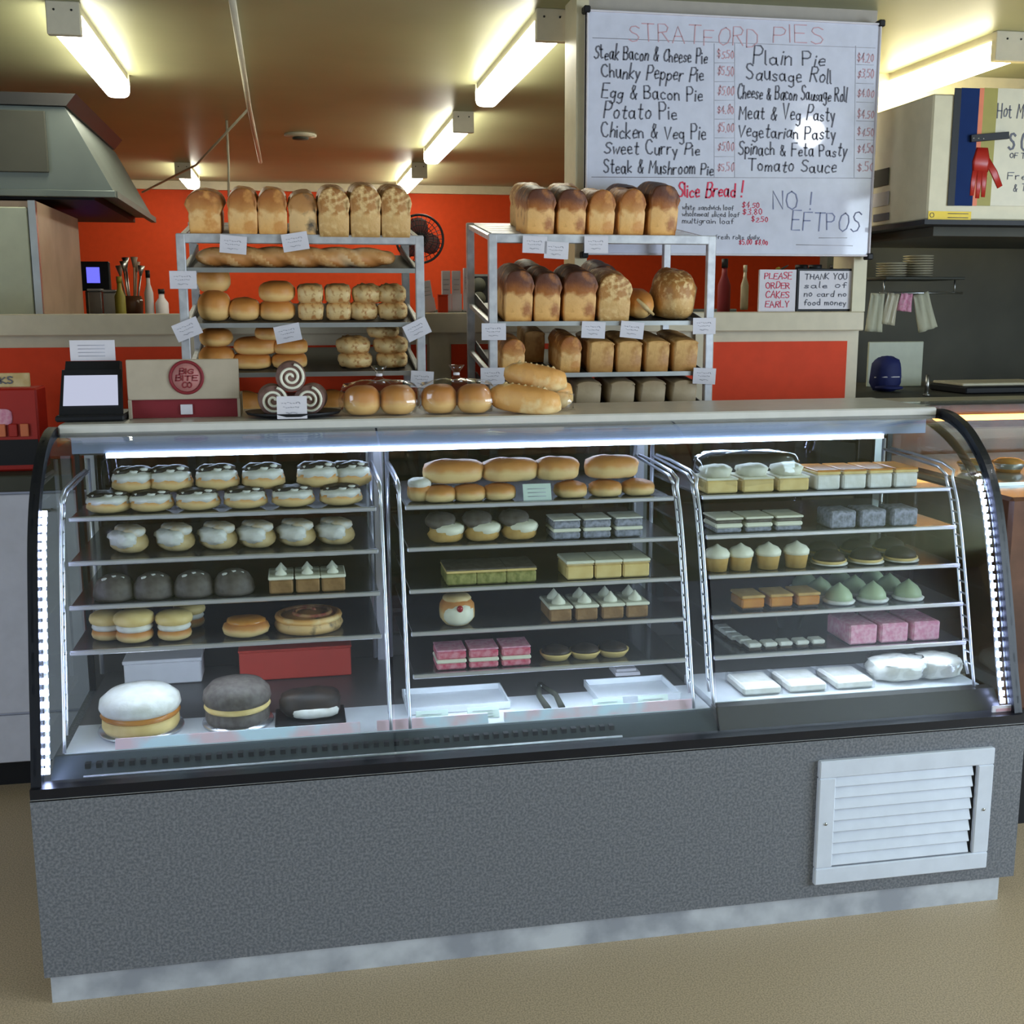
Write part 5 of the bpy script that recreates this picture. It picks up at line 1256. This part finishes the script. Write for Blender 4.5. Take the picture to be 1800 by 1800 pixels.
signon(1400, 1506, 472, 'framed_sign', 'black framed notice with bold writing on the ledge under the whiteboard', 'black', 'paper', 'ink', ('THANK YOU', 'sale of', 'no card no', 'food money'))

# canopy on the right
cp = empty('cream_canopy', (0, 0, 0), 'cream coloured overhead canopy above the hot food counter at upper right', 'canopy')
MB().box(2.86, 5.2, 1.40, 2.35, 1.850, 2.285, b=.006).build('canopy_body', 'cream2', cp)
MB().box(2.845, 5.2, 1.385, 2.365, 1.833, 1.850).build('black_underside', 'black', cp)
MB().box(2.95, 5.1, 1.5, 2.3, 1.80, 1.833).build('filter_tray', 'darksteel', cp)
def onface(px, py): p = at(px, py, 1, 1.398); return p
a = onface(1632, 371); b = onface(1706, 388)
yl_ = empty('yellow_label', (a.x, 1.3985, b.z), 'yellow warning label on the lower edge of the cream canopy', 'label')
MB().box(0, b.x-a.x, -.002, 0, 0, a.z-b.z).build('sticker', 'yellow', yl_)
for i in range(2): MB().tube([((b.x-a.x)*.45, -.003, .01+.014*i), ((b.x-a.x)*.93, -.003, .01+.014*i)], .0012, 4).build('print_line', 'ink', yl_)
MB().tube([(.014+.008*math.cos(2*PI*i/14), -.003, .018+.008*math.sin(2*PI*i/14)) for i in range(14)], .001, 4, closed=True).build('symbol', 'ink', yl_)
po = empty('menu_poster', (0, 0, 0), 'narrow poster of dark blue and olive stripes with a red hand on the cream canopy', 'poster')
A0 = onface(1684, 155); A1 = onface(1676, 362)
PY = 1.397
def strp(px0, px1, m, nm, y0=155, y1=362, th=.002, off=0):
    p = onface((px0+px1)/2, y0); q = onface(px0, y0); r_ = onface(px1, y0); z1 = p.z; z0 = onface((px0+px1)/2, y1).z
    MB().box(q.x, r_.x, PY-th-off, PY-off, z0, z1).build(nm, m, po)
strp(1678, 1690, 'black', 'black_stripe'); strp(1690, 1722, 'bluec', 'blue_stripe'); strp(1722, 1730, 'oran', 'orange_stripe'); strp(1730, 1754, 'olive', 'olive_stripe')
# red hand, flat print raised slightly: outline palm and fingers pointing down
hm = MB(); c0 = onface(1724, 285); sx = (onface(1734, 285).x-c0.x)/10; sz = sx
def hb(pts, r):
    hm.tube([Vector((c0.x+p[0]*sx, PY-.004, c0.z-p[1]*sz)) for p in pts], [q*sx for q in r], 8)
for pts, r in (([(0, -22), (0, 0), (-1, 14)], [10, 16, 14]), ([(-9, 8), (-12, 30), (-13, 52)], [5, 4.5, 3.5]), ([(-1, 10), (-2, 34), (-3, 56)], [5, 4.5, 3.5]), ([(7, 8), (7, 30), (7, 54)], [5, 4.5, 3.5]), ([(8, -6), (24, 16), (36, 38)], [5, 6, 5])): hb(pts, r)
o = hm.build('red_hand', 'red', po); 
for v in o.data.vertices: v.co.y = PY-.0025+(v.co.y-(PY-.004))*.06
mp = empty('white_menu_sheet', (0, 0, 0), 'white printed menu sheet at the right edge on the cream canopy', 'poster')
q = onface(1754, 155); r_ = onface(1850, 155); z0 = onface(1780, 362).z
MB().box(q.x, r_.x, PY-.0015, PY, z0, q.z).build('sheet', 'plate', mp)
for s_, px, py, w_, h_, t_ in (('Hot Meals', 1752, 206, 75, 20, .004), ('S O U P', 1772, 262, 76, 24, .008), ('OF THE DAY', 1774, 278, 70, 8, .003), ('Fresh', 1770, 315, 56, 12, .003), ('& Tasty', 1780, 336, 50, 10, .003)):
    mb = MB(); p = onface(px, py); p.y = PY-.002; text_mb(mb, s_, p, EX, EZ, w_*sx, h_*sx, t_, n=NY, seed=py); mb.build('lettering', 'ink', mp)
bk = empty('black_bracket', (0, 0, 0), 'short black clip bar fixed across the striped poster', 'clip')
p = onface(1703, 250); q = onface(1764, 233)
bb = MB().box(0, 66*sx, -.012, 0, -5*sx, 6*sx, b=.001).build('bar', 'black', bk); bb.location = (p.x, PY-.003, p.z+.01); bb.rotation_euler = (0, -.10, 0)
for i in range(3): s__ = MB().tube([(p.x+(.008+.02*i), PY-.016, p.z+.012), (p.x+(.008+.02*i), PY-.013, p.z+.012)], .003, 8).build('rivet', 'steel', bk)
# small notices left of the canopy corner
for i, (y0, y1, m, lb) in enumerate(((297, 327, 'darksteel', 'small dark sticker on the canopy side just right of the whiteboard'), (338, 362, 'paper', 'small white sticker on the canopy side below the dark one'), (375, 388, 'ink', 'tiny printed strip low on the canopy side'))):
    X = 2.8585; a = at(1552, y0, 0, X); b = at(1552, y1, 0, X); yy = at(1563, y0, 0, X).y; y2 = at(1536, y0, 0, X).y
    t = MB().box(X-.002, X, min(yy, y2), max(yy, y2), b.z, a.z).build('sticker', m); tag(t, lb, 'sticker')
# alcove contents
def alc(px, py, Y): p = at(px, py, 1, Y); return p
ws = empty('wire_shelf', (0, 0, 0), 'dark wall shelf holding plates in the alcove under the canopy', 'shelf')
a = alc(1528, 488, 2.4); b = alc(1665, 480, 2.4)
MB().box(a.x, b.x, 2.25, 2.55, a.z-.012, a.z, b=.003).build('shelf_board', 'darksteel', ws)
SZ = a.z
MB().tube([(a.x, 2.3, SZ-.07), (b.x+.02, 2.3, SZ-.07)], .005, 6).build('hanging_rail', 'steel', ws)
for x in (a.x+.02, b.x-.02): MB().tube([(x, 2.3, SZ-.075), (x, 2.3, SZ-.01)], .004, 6).build('rail_drop', 'steel', ws)
for xx, n_, lb in ((1612, 9, 'stack of ivory plates on the alcove shelf'), (1566, 6, 'lower stack of ivory bowls on the alcove shelf, nearer the pillar')):
    t = empty('plate_stack', (XO(xx, 2.4, SZ), 2.4, SZ+.001), lb, 'plates')
    for k in range(n_): MB().lathe([(.035, 0), (.065, .006), (.068, .009), (.05, .006), (.001, .004)], (0, 0, .011*k), 24).build('plate', 'plate', t)
for i, (px, py, w_, h_, m, a_, lb) in enumerate(((1548, 520, .07, .17, 'cloth', .05, 'pale cloth hanging at the left of the alcove rail'), (1580, 525, .06, .14, 'plate', .15, 'narrow ivory cloth hanging in the middle of the alcove rail'), (1606, 556, .06, .08, 'pink', .1, 'small pink cloth hanging between the pale ones'), (1636, 528, .08, .17, 'cloth', -.3, 'tilted pale board hanging at the right of the alcove rail'))):
    p = alc(px, py, 2.27-.02*i)
    mb = MB(); vs = []; fs = []; nx, nz = 8, 10
    for side in (0, 1):
        for j in range(nz+1):
            for k in range(nx+1):
                u = k/nx-.5; v = j/nz; vs.append((u*w_*(1+.15*v), .008*math.sin(u*14+v*2)+side*.006, -v*h_))
    st = (nx+1)*(nz+1)
    for j in range(nz):
        for k in range(nx):
            q = j*(nx+1)+k; fs += [(q, q+1, q+nx+2, q+nx+1), (st+q+nx+1, st+q+nx+2, st+q+1, st+q)]
    for k in range(nx): fs += [(k, st+k, st+k+1, k+1), (nz*(nx+1)+k+1, st+nz*(nx+1)+k+1, st+nz*(nx+1)+k, nz*(nx+1)+k)]
    for j in range(nz): q = j*(nx+1); fs += [(q+nx+1, st+q+nx+1, st+q, q), (q+nx, st+q+nx, st+q+2*nx+1, q+2*nx+1)]
    o = mb.add(vs, fs, True).build('hanging_cloth', m); o.location = (p.x, 2.293, SZ-.072); o.rotation_euler = (0, a_, 0)
    tag(o, lb, 'cloth', 'cloths on the alcove rail')
# bench in the alcove
bz = alc(1600, 690, 2.0).z
ab = empty('alcove_bench', (0, 0, 0), 'dark bench inside the alcove behind the right end of the cabinet', 'bench')
MB().box(2.80, 4.6, 1.75, 2.68, bz-.03, bz, b=.004).build('bench_top', 'darksteel', ab)
MB().box(2.82, 4.6, 1.80, 2.66, .05, bz-.03).build('bench_body', 'darksteel', ab)
cb = empty('white_board', (XO(1572, 2.3, 1.2), 2.35, bz+.001), 'pale cutting board leaning behind the blue cap', 'cutting board')
h_ = alc(1572, 601, 2.35).z-bz; x0 = XO(1524, 2.35, 1.2)-cb.location.x; x1 = XO(1620, 2.35, 1.2)-cb.location.x
MB().box(x0, x1, 0, .012, 0, h_, b=.003).build('board', 'greencream', cb)
bc = empty('baseball_cap', (XO(1556, 2.1, 1.2), 2.1, bz+.001), 'dark blue cloth cap lying on the alcove bench', 'cap')
hh = alc(1556, 626, 2.1).z-bz
MB().blob((0, 0, hh*.45), (.065, .06, hh*.55), .75, .85, 24, 12, .12, 8, flat=.8).build('crown', 'navy', bc)
MB().blob((-.01, -.05, hh*.12), (.06, .05, .010), .8, .9, 20, 8).build('brim', 'navy', bc)
MB().tube([(-.064, -.02, hh*.40), (-.03, -.058, hh*.42), (.03, -.058, hh*.42), (.064, -.02, hh*.40)], .003, 6).build('white_piping', 'paper', bc)
pp = alc(1657, 700, 1.7)
tp = empty('steel_tap', (pp.x, 1.82, bz+.001), 'slim upright steel post standing on the alcove bench', 'tap')
MB().tube([(0, 0, 0), (0, 0, .085)], .008, 10).build('post', 'steel', tp); MB().lathe([(.016, 0), (.014, .006), (.008, .008)], n=14).build('foot', 'steel', tp)
tx = empty('oven_tray', (XO(1765, 1.8, bz+.02), 1.98, bz+.001), 'black oven tray with a cream board lying on it, right side', 'tray')
MB().box(-.15, .28, -.14, .14, 0, .03, b=.006).build('tray', 'black', tx)
MB().box(-.14, .28, -.10, .13, .031, .043, b=.003).build('cream_board', 'plate', tx)
# hot food display at right
hf = empty('hot_food_display', (0, 0, 0), 'brown hot food counter with warm glowing glass top beyond the right end of the cabinet', 'hot food display')
MB().box(2.52, 4.2, .30, 1.20, .40, 1.02, b=.01).build('body', 'brown', hf)
MB().box(2.56, 4.2, .40, 1.18, .0, .40).build('kick_recess', 'black', hf)
MB().box(2.50, 4.2, 1.16, 1.50, 1.17, 1.20, b=.004).build('rear_shelf', 'plate', hf)
MB().box(2.52, 4.2, 1.18, 1.46, .05, 1.17).build('rear_support', 'brown', hf)
HP = [(1.16, 1.215), (1.05, 1.222), (.9, 1.215), (.74, 1.185), (.60, 1.13), (.50, 1.06), (.46, 1.02)]
HD = dens(HP)
mb = MB(); A = HD; B = [(y+.004, z-.005) for y, z in HD]; n = len(A)
for L in (A, B): mb.add([(x, y, z) for x in (2.54, 4.2) for y, z in L], [(i, i+1, n+i+1, n+i) for i in range(n-1)], True)
mb.add([(x, y, z) for x in (2.54, 4.2) for y, z in (A[0], B[0])], [(0, 1, 3, 2)]); mb.build('curved_glass', 'glass', hf)
MB().tube([(2.53, y, z) for y, z in HD], .012, 8).build('end_trim', 'brown', hf)
MB().box(2.54, 4.2, 1.10, 1.16, 1.165, 1.205).build('lamp_hood', 'brown', hf)
MB().tube([(2.62, 1.06, 1.165), (4.1, 1.06, 1.165)], .010, 8).build('heat_lamp', 'warm', hf)
MB().box(2.56, 4.15, .50, 1.14, 1.02, 1.03).build('hot_plate', 'steel', hf)
for i in range(4):
    t = empty('pie', (2.66+.12*i, .70, 1.0305), 'golden pie under the heat lamp, '+ordw(i, 4), 'pie', 'pies in the hot food display')
    MB().lathe([(.035, 0), (.048, .025), (.05, .032), (.03, .042), (.001, .044)], n=24).build('crust', 'apricot', t)
    MB().lathe([(.034, -.0), (.0505, .027), (.0505, .029), (.034, .001)], n=24).build('foil', 'foil', t)
# left: cupboard, snack stand
lc = empty('white_counter_cupboard', (0, 0, 0), 'white counter cupboard with grey top at the far left edge', 'cupboard')
MB().box(-1.6, -.06, 1.24, 1.60, .10, .985).build('carcass', 'cab', lc)
MB().box(-1.6, -.04, 1.21, 1.62, .985, 1.035, b=.004).build('worktop', 'darksteel', lc)
MB().box(-1.6, -.08, 1.3, 1.6, 0, .1).build('kick', 'black', lc)
d1 = MB().box(-.62, -.065, 1.222, 1.24, .27, .975, b=.003).build('door', 'cab', lc)
h1 = MB(); h1.tube([(-.225, 1.222, .925), (-.225, 1.205, .925), (-.165, 1.205, .925), (-.165, 1.222, .925)], .005, 6); h1.build('handle', 'steel', d1)
MB().box(-.62, -.065, 1.222, 1.24, .105, .262, b=.003).build('drawer', 'cab', lc)
sn = empty('snack_dispenser', (XO(22, 1.35, 1.2), 1.38, 1.036), 'red snack dispenser stand with a cream header at the left edge', 'dispenser')
wz = .26
MB().box(-.12, .085, -.07, .07, .0, wz, b=.006).build('body', 'red', sn)
MB().box(-.13, .070, -.078, -.066, wz+.005, wz+.048, b=.002).build('header_card', 'yellowcard' if 0 else 'pastry', sn)
hx = MB(); text_mb(hx, 'SNACKS', Vector((-.10, -.080, wz+.016)), EX, EZ, .12, .018, .004, n=NY); hx.build('header_lettering', 'ink', sn)
MB().blob((-.035, -.072, wz*.66), (.045, .004, .026), .5, .6, 18, 8).build('badge', 'pink', sn)
MB().box(-.115, .08, -.0735, -.069, .02, .10).build('dark_window', 'black', sn)
for i in range(5):
    MB().box(-.105+.034*i, -.08+.034*i, -.080, -.074, .11, .15, b=.002).build('snack_packet', 'red' if i % 2 else 'oran', sn)
